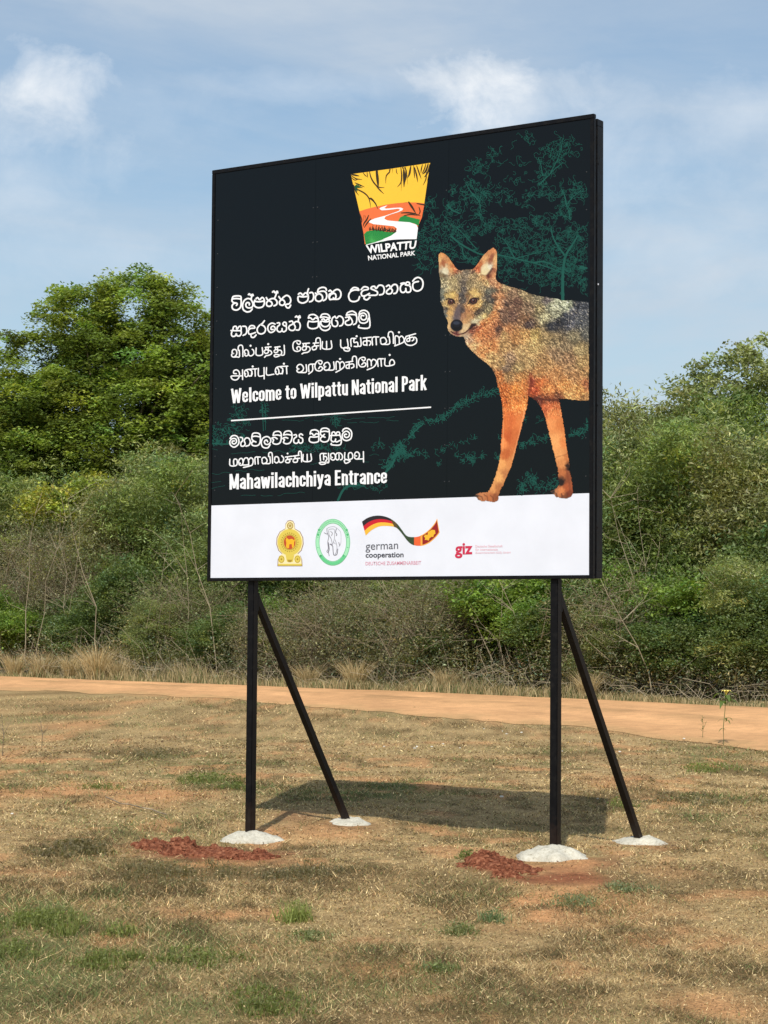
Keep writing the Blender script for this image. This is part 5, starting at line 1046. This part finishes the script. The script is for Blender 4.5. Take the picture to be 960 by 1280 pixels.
def lab(head, px_):
    if px_ < 0: w_ = 'beyond the left edge'
    elif px_ < 60: w_ = 'at the left edge of the photo'
    elif px_ < 130: w_ = 'below the tall broadleaf tree'
    elif px_ < 200: w_ = 'below the right half of the tall tree'
    elif px_ < 265: w_ = 'against the left edge of the billboard'
    elif px_ < 330: w_ = 'behind the left post'
    elif px_ < 410: w_ = 'behind the left brace'
    elif px_ < 490: w_ = 'seen below the partner logos'
    elif px_ < 560: w_ = 'seen below the middle of the billboard'
    elif px_ < 665: w_ = 'seen left of the right post'
    elif px_ < 745: w_ = 'behind the right post'
    elif px_ < 800: w_ = 'just right of the billboard'
    elif px_ < 865: w_ = 'between billboard and airy tree'
    elif px_ < 960: w_ = 'below the airy pale tree'
    else: w_ = 'beyond the right edge'
    t = head+' '+w_; k_ = _seen.get(t, 0); _seen[t] = k_+1
    return t if k_ == 0 else t+[', farther back', ', farthest out', ', farthest back of all'][min(k_-1, 2)]
# key individuals of the front and middle rows
put(yel, 78, 9.5, 1.05, 'yellow-green leafy tree standing out against darker scrub at far left', GF, .4)
put(yel, 905, 8.0, .98, 'tree with bright yellow-green leaf tips below the airy tree at right', GF, 2.4)
put(brt, 645, 4.2, 1.02, 'small bright green leafy tree under the billboard beside the right post', GF, 1.0, 1.25)
put(brt, 800, 4.0, .95, 'small bright green leafy tree low in the scrub just right of the billboard', GF, 2.7)
put(brt, 20, 4.4, .8, 'small bright green leafy tree low down at the left edge', GF, 4.0)
put(dark, 165, 6.0, .78, 'dark green low tree over the shaded hollow at left', GF, .3)
put(dark, 925, 6.0, .98, 'dark green dense tree at the right edge, its foot in deep shade', GF, 1.3)
put(dark, 700, 7.0, .85, 'dark green dense tree behind the right post', GF, 3.3)
put(dark, 345, 8.0, .8, 'dark green dense tree behind the left brace', GF, 5.1)
put(tw[0], 45, 6.0, 1.1, 'large grey-brown twiggy bush with few leaves at far left', GF, .2)
put(tw[0], 118, 7.4, 1.05, 'twiggy brown bush left of the tall dry grass tufts', GF, 2.0)
put(tw[2], 235, 5.0, 1.0, 'brownish twiggy bush against the lower left corner of the billboard', GF, 1.0)
put(tw[1], 425, 3.2, 1.05, 'pale bare twiggy bush under the billboard right of the left brace', GF, .9)
put(tw[1], 545, 3.4, 1.15, 'pale bare twiggy bush under the middle of the billboard', GF, 3.5)
put(tw[2], 480, 5.5, 1.1, 'half-leafy twiggy bush behind the bare bushes under the billboard', GF, 3.9)
put(tw[1], 775, 3.2, 1.12, 'pale tangle of bare twigs just right of the right brace', GF, 5.2)
put(tw[2], 610, 5.2, 1.0, 'half-leafy twiggy bush left of the bright small tree', GF, 5.9)
put(tw[1], 348, 3.2, .9, 'low pale bare bush right behind the left post', GF, 2.2)
adj = ['olive green', 'mid green', 'dull green', 'grey-green']; k = 0
for px_, ex, hk in ((-190, 8, 1.0), (-110, 7, 1.05), (-40, 9, 1.02), (5, 11, 1.05), (108, 12, 1.08), (150, 9.5, .98), (198, 8.5, 1.02), (245, 10, 1.08), (300, 8.5, 1.0), (365, 10.5, 1.05), (420, 8, .9), (470, 9.5, 1.05), (530, 8, .98), (585, 9.5, 1.02), (640, 8.5, 1.0), (735, 8.5, 1.06), (772, 6.5, 1.02), (812, 8.5, 1.08), (850, 6.2, .98), (880, 10, 1.1), (945, 9.5, 1.05), (985, 7, 1.0), (1060, 8, 1.05), (1140, 8, 1.0), (838, 12, 1.25), (790, 12.5, 1.28), (884, 12, 1.2), (675, 11, 1.1)):
    i = k % 4; put(kinds[i], px_, ex, hk, lab(f'{adj[i]} fine-leaved scrub tree', px_), GF); k += 1
for px_, ex, hk in ((-150, 14, 1.1), (-60, 16, 1.3), (30, 15, 1.15), (90, 17, 1.15), (180, 16, 1.2), (230, 14, 1.2), (320, 16, 1.2), (400, 16, 1.15), (500, 16, 1.2), (600, 15, 1.2), (700, 16, 1.2), (770, 17, 1.2), (830, 17, 1.16), (1040, 15, 1.2), (1130, 15, 1.1)):
    i = (k*3+1) % 4; put(kinds[i], px_, ex, hk, lab(f'{adj[i]} tree of the second row', px_), GB); k += 1
for px_, ex, hk in ((-230, 12, 1.0), (-20, 18, 1.2), (130, 19, 1.3), (280, 19, 1.3), (440, 19, 1.2), (560, 19, 1.2), (660, 19, 1.2), (1010, 17, 1.2), (900, 16, 1.2), (960, 14, 1.15)):
    put(dark, px_, ex, hk, lab('dark green tree rearmost in the scrub', px_), GB)

for i, (px_, ex, hk, kx2) in enumerate(((-60, 3.2, .42, 1.5), (12, 3.0, .40, 1.4), (98, 4.6, .45, 1.4), (190, 3.4, .36, 1.4), (270, 3.6, .42, 1.4), (372, 4.2, .42, 1.3), (455, 3.6, .34, 1.4), (508, 4.6, .48, 1.3), (578, 3.6, .40, 1.4), (672, 3.0, .40, 1.4), (722, 3.6, .46, 1.4), (758, 2.6, .32, 1.5), (828, 2.9, .44, 1.4), (868, 3.6, .55, 1.2), (902, 2.8, .44, 1.4), (948, 3.0, .5, 1.3), (1010, 3.0, .5, 1.3))):
    src_, kq = ((dark, 1.15), (brt, 1.7), (dark, 1.2), (kinds[i % 4], 1.0))[i % 4]; put(src_, px_, ex, hk*kq, lab('low green bush at scrub foot', px_), GF, i*1.9, kx2)
# bramble and undergrowth: a low mass of fine leaves and thin stems at the foot of the scrub
rs = np.random.RandomState(66)
n_cl = 4200; pxs = rs.uniform(-260, 1220, n_cl); ex = rs.uniform(1.2, 9.5, n_cl)
Dd = np.array([linep(p_, 0) for p_ in np.arange(-270, 1240, 10)]); Dl = np.interp(pxs, np.arange(-270, 1240, 10), Dd)+ex
kx_ = np.array([px_ray(p_, 780)[0]/px_ray(p_, 780)[1] for p_ in np.arange(-270, 1240, 10)]); xx_ = np.interp(pxs, np.arange(-270, 1240, 10), kx_)*Dl
hz = rs.uniform(.1, 1, n_cl)*(.5+.28*ex)*(.6+.8*vnoise(xx_*.9, Dl*.9, 12)); cc_ = np.stack([xx_, Dl, hz], 1)
P_ = np.repeat(cc_, 26, 0)+rs.normal(size=(n_cl*26, 3))*np.array([.25, .25, .16]); P_[:, 2] = np.maximum(P_[:, 2], .03)
V, F_, c_ = leaf_tris(rs, P_, .09, tint(rs, n_cl, 26, (.165, .165, .085), .45, .2), slim=.3)
tag(link('undergrowth', mesh_np('undergrowth', V, F_, col=c_), Mleafy), 'low tangled undergrowth of small leaves along the foot of the scrub', 'undergrowth', kind='stuff')
mb = MB(); rg = random.Random(67)
for i in range(1500):
    p_ = rg.uniform(-240, 1200); e_ = rg.uniform(.8, 5.5); D = float(np.interp(p_, np.arange(-270, 1240, 10), Dd))+e_; x = float(np.interp(p_, np.arange(-270, 1240, 10), kx_))*D
    h = rg.uniform(.4, 1.6)*(1 if e_ > 2 else .5)*(.7 if p_ > 720 else 1); a = rg.uniform(0, 6.28); l = rg.uniform(.2, 1.1); q0 = Vector((x, D, 0)); q2 = q0+Vector((math.cos(a)*l, math.sin(a)*l*.6, h)); q1 = q0.lerp(q2, .5)+Vector((rg.gauss(0, .15), rg.gauss(0, .1), .15)); q3 = q2+Vector((rg.gauss(0, .4), rg.gauss(0, .3), rg.gauss(-.1, .25)))
    mb.tube([q0, q1, q2, q3], [.0065, .0055, .004, .002], 3, cap=False)
tag(mb.build('bare_stems', Mtwig), 'thin pale bare stems standing along the foot of the scrub', 'dead stems', kind='stuff')

mb = MB(); rg = random.Random(68)
for i in range(46):
    p_ = rg.uniform(-200, 1160); e_ = rg.uniform(1.6, 5.0); D = float(np.interp(p_, np.arange(-270, 1240, 10), Dd))+e_; x = float(np.interp(p_, np.arange(-270, 1240, 10), kx_))*D
    h = rg.uniform(1.8, 5.2); pts = [Vector((x, D, 0))]; lx = rg.gauss(0, .16); r0 = rg.uniform(.009, .018)
    for k in range(1, 6): pts.append(pts[0]+Vector((lx*h*(k/5)**1.5*1.4+rg.gauss(0, .07), rg.gauss(0, .08), h*k/5)))
    mb.tube(pts, [r0*(1-.16*k) for k in range(6)], 4, cap=False)
    for j in range(5):
        q = pts[rg.randint(2, 5)]; s_ = rg.choice((-1, 1)); e1_ = q+Vector((s_*rg.uniform(.15, .6), rg.gauss(0, .2), rg.uniform(.1, .7))); e2_ = e1_+Vector((s_*rg.uniform(0, .5), rg.gauss(0, .2), rg.uniform(-.1, .5))); mb.tube([q, e1_, e2_], [r0*.45, r0*.3, r0*.1], 3, cap=False)
tag(mb.build('tall_bare_stems', Mtwig), 'tall thin pale stems and dead branches rising through the scrub', 'dead stems', kind='stuff')

# tall dry grass on the far verge
def blades(rs, bx, by, bz, h, w, col, lean=.35, seg2=True, azim=None):
    n = len(bx); a = rs.uniform(0, 6.283, n) if azim is None else azim; f = rs.uniform(0, 6.283, n); l = h*rs.uniform(.1, 1, n)*lean*2
    B0 = np.stack([bx, by, bz], 1); s_ = np.stack([np.cos(f), np.sin(f), np.zeros(n)], 1)*(w/2)[:, None]; d = np.stack([np.cos(a)*l, np.sin(a)*l, h], 1)
    if seg2:
        m_ = B0+d*np.array([.35, .35, .55]); V = np.stack([B0-s_, B0+s_, m_+s_*.8, m_-s_*.8, B0+d*np.array([1, 1, .93])], 1).reshape(-1, 3)
        b = np.arange(n)[:, None]*5; F_ = np.concatenate([b+[0, 1, 2], b+[0, 2, 3], b+[3, 2, 4]], 1).reshape(-1, 3); k = 5
    else:
        V = np.stack([B0-s_, B0+s_, B0+d], 1).reshape(-1, 3); F_ = np.arange(3*n).reshape(n, 3); k = 3
    return V, F_, np.repeat(col, k, 0)
rs = np.random.RandomState(88); n = 26000; p_ = rs.uniform(-250, 1210, n); e_ = rs.gamma(2.0, .75, n)+.05; D = np.interp(p_, np.arange(-270, 1240, 10), Dd)+e_; x = np.interp(p_, np.arange(-270, 1240, 10), kx_)*D
dens = np.clip((fbm(x*.55, D*.4, 91, 3)-.38)*4, .1, 1)*np.where(p_ < 260, 1.0, np.where(p_ < 720, .55, .2)); h = rs.uniform(.12, .6, n)*dens*(1+.4*(e_ > 1))+.05
col = s2l((190, 170, 128))*.68*np.exp(rs.normal(0, .2, (n, 1))); gm = (rs.random(n) < .34)[:, None]; col = np.where(gm, np.array([[.12, .13, .05]])*np.exp(rs.normal(0, .2, (n, 1))), col)
V, F_, c_ = blades(rs, x, D, gh(x, D), h, np.full(n, .018), col)
tag(link('verge_grass', mesh_np('verge_grass', V, F_, col=c_), Mdry), 'dry straw-coloured grass on the far verge of the track', 'grass', kind='stuff')
# straw tufts that stand out
def tuft(seed, n_, H, R, colr, w=.014, lean=.5, m_=Mdry, name='dry_grass_tuft', jit=.18):
    rs = np.random.RandomState(seed); a = rs.uniform(0, 6.283, n_); r = rs.uniform(0, 1, n_)*R*.35
    V, F_, c_ = blades(rs, np.cos(a)*r, np.sin(a)*r, np.zeros(n_), H*rs.uniform(.5, 1, n_), np.full(n_, w), np.array(colr)[None]*np.exp(rs.normal(0, jit, (n_, 1))), lean=lean, azim=a+rs.normal(0, .5, n_))
    o = link(name, mesh_np(name, V, F_, col=c_), m_); return o
ST_ = s2l((206, 184, 140))*.74
tf = [tuft(5, 380, 1.25, .8, ST_, .016), tuft(6, 340, 1.05, .9, ST_*.9, .016)]
for i, (px_, ex, hk) in enumerate(((122, .7, 1.0), (55, .9, .85), (90, 1.2, .7), (150, 1.0, .75), (20, 1.1, .7), (385, 1.0, .7), (445, 1.2, .75), (560, 1.2, .7), (735, 1.0, .6))):
    o = tf[i % 2] if i < 2 else tf[i % 2].copy()
    if i >= 2: COL.objects.link(o)
    D = linep(px_, ex); d = px_ray(px_, 780); o.location = (d[0]/d[1]*D, D, 0); o.scale = (hk,)*3; o.rotation_euler = (0, 0, i*1.1)
    tag(o, ['largest fan-shaped tuft of straw-coloured grass beyond the track at left', 'broad straw-coloured tuft left of the largest fan-shaped one', 'small tuft between the two big straw tufts at left', 'small straw tuft right of the largest fan-shaped one', 'straw tuft nearest the left edge of the photo', 'straw tuft beyond the track right of the left brace', 'straw tuft beyond the track under the billboard, left of its middle', 'straw tuft beyond the track under the billboard, right of its middle', 'low straw tuft beyond the track beside the right brace'][i], 'grass tuft', 'straw tufts on the far verge')

# ------------------------------------------------------------------ the mown turf: short blades, matched to the ground colours
rs = np.random.RandomState(99)
def turf(n, d0, d1, w, h0, h1, power=1.0, halo=1.25):
    u = rs.random(n); D = d0*(d1/d0)**u if power == 1.0 else d0+(d1-d0)*u**power
    x = (rs.random(n)-.5)*2*(480/FPX)*D*halo; return x, D
parts_ = []
for n, d0, d1, seg2 in ((210000, 7.6, 13, False), (150000, 12, 22, False), (90000, 20, 46, False)):
    x, y = turf(n, d0, d1, 0, 0, 0)
    g, dk, br, rd = ground_color(x, y)
    yn = yline(NEAR, x)+(fbm(x*.9, x*0+3, 5, 4)-.5)*1.6
    keep = (rs.random(n) > np.clip(br*.85+rd*1.2, 0, .97)) & (y < yn+.15)
    for (fx0, fy0) in [loc2w(-POST_S/2+.03, .04), loc2w(POST_S/2+.01, .04), loc2w(-POST_S/2, BACK-.02), loc2w(POST_S/2, BACK-.02)]:
        keep &= ((x-fx0)/.24)**2+((y-fy0)/.2)**2 > 1
    x, y, g, dk = x[keep], y[keep], g[keep], dk[keep]; m_ = len(x)
    far_ = y/10.0
    tall = fbm(x*1.6, y*1.1, 17, 3)
    h = (.006+.030*rs.random(m_)**2.2)*(1+.9*dk+1.0*g)*(.25+1.3*tall)*(.62+.09*far_)
    r = rs.random(m_)
    straw = s2l((220, 196, 148))*.84; tan = s2l((182, 148, 106))*.76; grn = np.array((.125, .165, .055)); drk = s2l((104, 90, 60))*.72
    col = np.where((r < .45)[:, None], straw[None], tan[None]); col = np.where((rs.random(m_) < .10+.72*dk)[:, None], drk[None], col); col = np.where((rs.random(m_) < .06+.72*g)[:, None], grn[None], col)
    col = col*np.exp(rs.normal(0, .36, (m_, 1)))*(.82+.36*fbm(x*.7, y*.5, 19, 4))[:, None]
    w = .0034*np.clip(y/9, .8, 4)
    parts_.append(blades(rs, x, y, gh(x, y)-.003, h, w*np.ones(m_), col, lean=1.3, seg2=seg2))
o_ = 0; VV, FF, CCC = [], [], []
for V, F_, c_ in parts_: VV.append(V); FF.append(F_+o_); CCC.append(c_); o_ += len(V)
tag(link('turf_grass', mesh_np('turf_grass', np.concatenate(VV), np.concatenate(FF), col=np.concatenate(CCC)), Mdry), 'short dry mown grass, straw coloured with green and dark patches', 'grass', kind='stuff')

# leaf litter and broken straw lying between the blades
rs = np.random.RandomState(123); n = 50000; x, y = turf(n, 7.6, 30, 0, 0, 0); g, dk, br, rd = ground_color(x, y); k_ = (rs.random(n) > np.clip(br*.5+rd, 0, .9)) & (y < yline(NEAR, x)); x, y, dk = x[k_], y[k_], dk[k_]; n = len(x)
pal = np.array([s2l((206, 182, 136))*.8, s2l((150, 112, 76))*.7, s2l((98, 74, 52))*.7, s2l((216, 194, 150))*.8, s2l((128, 104, 66))*.7]); ci = rs.choice(5, n, p=[.3, .22, .26, .1, .12]); colr = pal[ci]*np.exp(rs.normal(0, .2, (n, 1)))
V, F_, c_ = leaf_tris(rs, np.stack([x, y, gh(x, y)+.004+.012*rs.random(n)], 1), .014*np.clip(y/9, .8, 3)**.9, colr, slim=.4, quad=True, up=1.2)
tag(link('leaf_litter', mesh_np('leaf_litter', V, F_, col=c_), Mdry), 'broken straw and small dead leaves lying in the turf', 'leaf litter', kind='stuff')

# green weeds standing out of the turf
Wg = np.array((.205, .235, .070))
def weed(seed, n_, H, R, c_, size=.05):
    rs = np.random.RandomState(seed); k_ = rs.randint(0, max(3, int(R*60)), n_); ca = rs.uniform(0, 6.28, 200)[k_]; cr_ = (rs.random(200)**.7)[k_]*R*1.05; x_ = np.cos(ca)*cr_+rs.normal(0, .035+.03*R, n_); y_ = np.sin(ca)*cr_+rs.normal(0, .035+.03*R, n_); a = np.arctan2(y_, x_); r = np.hypot(x_, y_); P_ = np.stack([x_, y_, H*rs.uniform(.1, 1, n_)*np.clip(1.1-.6*(r/R)**2, .25, 1)], 1)
    V, F_, cc2 = leaf_tris(rs, P_, size, np.array(c_)[None]*np.exp(rs.normal(0, .25, (n_, 1))), slim=.4, quad=True, up=.2)
    V2, F2, c2 = blades(rs, x_, y_, np.zeros(n_), H*rs.uniform(.5, 1, n_), np.full(n_, .006), np.array(c_)[None]*np.exp(rs.normal(0, .2, (n_, 1))), lean=.35, seg2=False)
    V4 = np.concatenate([V[F_[:, [0, 1, 2]]].reshape(-1, 3), V[F_[:, [0, 2, 3]]].reshape(-1, 3), V2]); cA = np.concatenate([cc2[F_[:, [0, 1, 2]]].reshape(-1, 3), cc2[F_[:, [0, 2, 3]]].reshape(-1, 3), c2])
    return link('green_weed', mesh_np('green_weed', V4, np.arange(len(V4)).reshape(-1, 3), col=cA), Mleafy)
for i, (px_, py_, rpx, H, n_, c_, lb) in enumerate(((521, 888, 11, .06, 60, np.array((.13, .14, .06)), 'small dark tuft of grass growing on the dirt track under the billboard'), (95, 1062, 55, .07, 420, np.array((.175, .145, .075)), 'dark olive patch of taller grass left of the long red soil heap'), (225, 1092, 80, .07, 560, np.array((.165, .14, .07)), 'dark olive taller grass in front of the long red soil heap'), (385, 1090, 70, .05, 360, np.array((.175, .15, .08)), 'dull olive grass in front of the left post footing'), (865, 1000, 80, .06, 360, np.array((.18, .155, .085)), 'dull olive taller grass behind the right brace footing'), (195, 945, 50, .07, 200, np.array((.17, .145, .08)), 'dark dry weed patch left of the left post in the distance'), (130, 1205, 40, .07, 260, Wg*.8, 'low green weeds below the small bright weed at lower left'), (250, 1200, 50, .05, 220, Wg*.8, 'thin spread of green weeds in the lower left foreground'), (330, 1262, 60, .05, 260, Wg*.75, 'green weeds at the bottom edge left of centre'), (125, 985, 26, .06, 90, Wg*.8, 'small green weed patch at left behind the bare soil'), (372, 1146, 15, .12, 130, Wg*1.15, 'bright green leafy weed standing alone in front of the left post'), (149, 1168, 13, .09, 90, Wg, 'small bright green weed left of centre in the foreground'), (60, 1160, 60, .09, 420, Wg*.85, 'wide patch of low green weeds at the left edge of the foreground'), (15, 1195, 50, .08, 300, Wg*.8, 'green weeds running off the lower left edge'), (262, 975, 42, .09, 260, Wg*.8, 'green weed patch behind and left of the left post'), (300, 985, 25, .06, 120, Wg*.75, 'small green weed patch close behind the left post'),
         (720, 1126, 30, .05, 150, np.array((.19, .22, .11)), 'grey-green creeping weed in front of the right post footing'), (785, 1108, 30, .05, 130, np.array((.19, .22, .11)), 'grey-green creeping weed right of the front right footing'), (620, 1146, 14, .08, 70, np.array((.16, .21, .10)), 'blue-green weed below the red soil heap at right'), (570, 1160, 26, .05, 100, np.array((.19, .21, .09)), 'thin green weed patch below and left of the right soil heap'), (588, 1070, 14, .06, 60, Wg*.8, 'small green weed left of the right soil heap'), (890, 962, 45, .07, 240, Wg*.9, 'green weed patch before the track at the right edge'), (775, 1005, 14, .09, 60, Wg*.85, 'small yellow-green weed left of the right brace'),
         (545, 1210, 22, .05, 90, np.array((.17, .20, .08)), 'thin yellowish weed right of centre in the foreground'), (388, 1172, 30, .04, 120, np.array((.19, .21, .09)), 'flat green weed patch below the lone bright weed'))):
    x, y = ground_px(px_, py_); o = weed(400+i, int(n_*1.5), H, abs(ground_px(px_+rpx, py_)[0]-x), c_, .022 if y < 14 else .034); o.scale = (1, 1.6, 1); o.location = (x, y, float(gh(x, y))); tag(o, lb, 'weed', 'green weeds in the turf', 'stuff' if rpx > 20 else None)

# young plant with yellow blossom beside the track at the right
x, y = ground_px(905, 932); e = empty('flowering_sapling', (x, y, float(gh(x, y)))); tag(e, 'thin upright young plant topped by a yellow flower beside the track', 'plant')
Mstem, _, _ = mat('green_stem', (.12, .14, .05), .7, .2); Myel, _, _ = mat('yellow_petals', tuple(s2l((250, 226, 120))*.9), .6, .2); Mlf = leafmat('sapling_leaves')
mb = MB(); mb.tube([(0, 0, -.05), (-.01, 0, .25), (.015, 0, .5), (.02, 0, .70)], [.007, .006, .005, .004], 5); mb.build('stem', Mstem, e)
def bent_leaf(mb, p, a, L_, w, rise, droop):
    p = Vector(p); d = Vector((math.cos(a), math.sin(a), 0)); s_ = Vector((-math.sin(a), math.cos(a), 0)); V = []; F_ = []
    for i in range(5):
        t = i/4; c_ = p+d*L_*t+Vector((0, 0, rise*L_*math.sin(t*2.2)-droop*L_*t*t)); ww = w*math.sin(math.pi*(.08+.9*t)); V += [c_-s_*ww, c_+Vector((0, 0, -.15*ww)), c_+s_*ww]
    for i in range(4): F_ += [(i*3, i*3+1, i*3+4, i*3+3), (i*3+1, i*3+2, i*3+5, i*3+4)]
    mb.add(V, F_)
rg = random.Random(12)
for i in range(13):
    hz_ = .70-.018*i if i < 8 else rg.uniform(.18, .45); mb = MB(); bent_leaf(mb, (.02, 0, hz_), i*2.4, rg.uniform(.15, .26) if i < 8 else .12, .036 if i < 8 else .016, .35, .55); o = mb.build('leaf', Mlf, e)
    at_ = o.data.color_attributes.new('tint', 'FLOAT_COLOR', 'POINT'); at_.data.foreach_set('color', np.tile(np.array([.10, .16, .04, 1], np.float32), len(o.data.vertices)))
mb = MB()
for i in range(9): bent_leaf(mb, (.03, -.01, .70), i*.7, .075, .022, .9, .1)
mb.build('flower', Myel, e)
x, y = ground_px(878, 925); rg = random.Random(21); e = empty('dry_stalk', (x, y, float(gh(x, y)))); tag(e, 'short leafy weed stalk left of the yellow-flowered young plant', 'plant')
mb = MB(); mb.tube([(0, 0, -.03), (.01, 0, .2), (0, 0, .36)], [.004, .003, .002], 4); mb.tube([(.008, 0, .15), (.06, 0, .27)], [.003, .002], 4); mb.build('stem', Mstem, e)
mb = MB()
for i in range(10): bent_leaf(mb, (0, 0, .1+.026*i), i*2.4, .06, .01, .5, .2)
o = mb.build('leaf', Mlf, e); at_ = o.data.color_attributes.new('tint', 'FLOAT_COLOR', 'POINT'); at_.data.foreach_set('color', np.tile(np.array([.10, .13, .04, 1], np.float32), len(o.data.vertices)))
# a thin dry stalk in the left distance
for px_, py_, H, lb in ((3, 945, .5, 'dry upright weed stalk at the left edge of the photo'), (52, 935, .35, 'thin dry weed stalk near the left edge')):
    x, y = ground_px(px_, py_); mb = MB(); mb.tube([(0, 0, -.03), (.01, 0, H*.5), (-.02, 0, H)], [.006, .005, .003], 4); mb.tube([(.01, 0, H*.5), (.08, 0, H*.8)], [.004, .002], 4); mb.tube([(0, 0, H*.6), (-.07, .02, H*.9)], [.004, .002], 4)
    o = mb.build('dry_stalk', Mtwigd); o.location = (x, y, float(gh(x, y))); tag(o, lb, 'weed stalk', 'dry stalks in the turf')
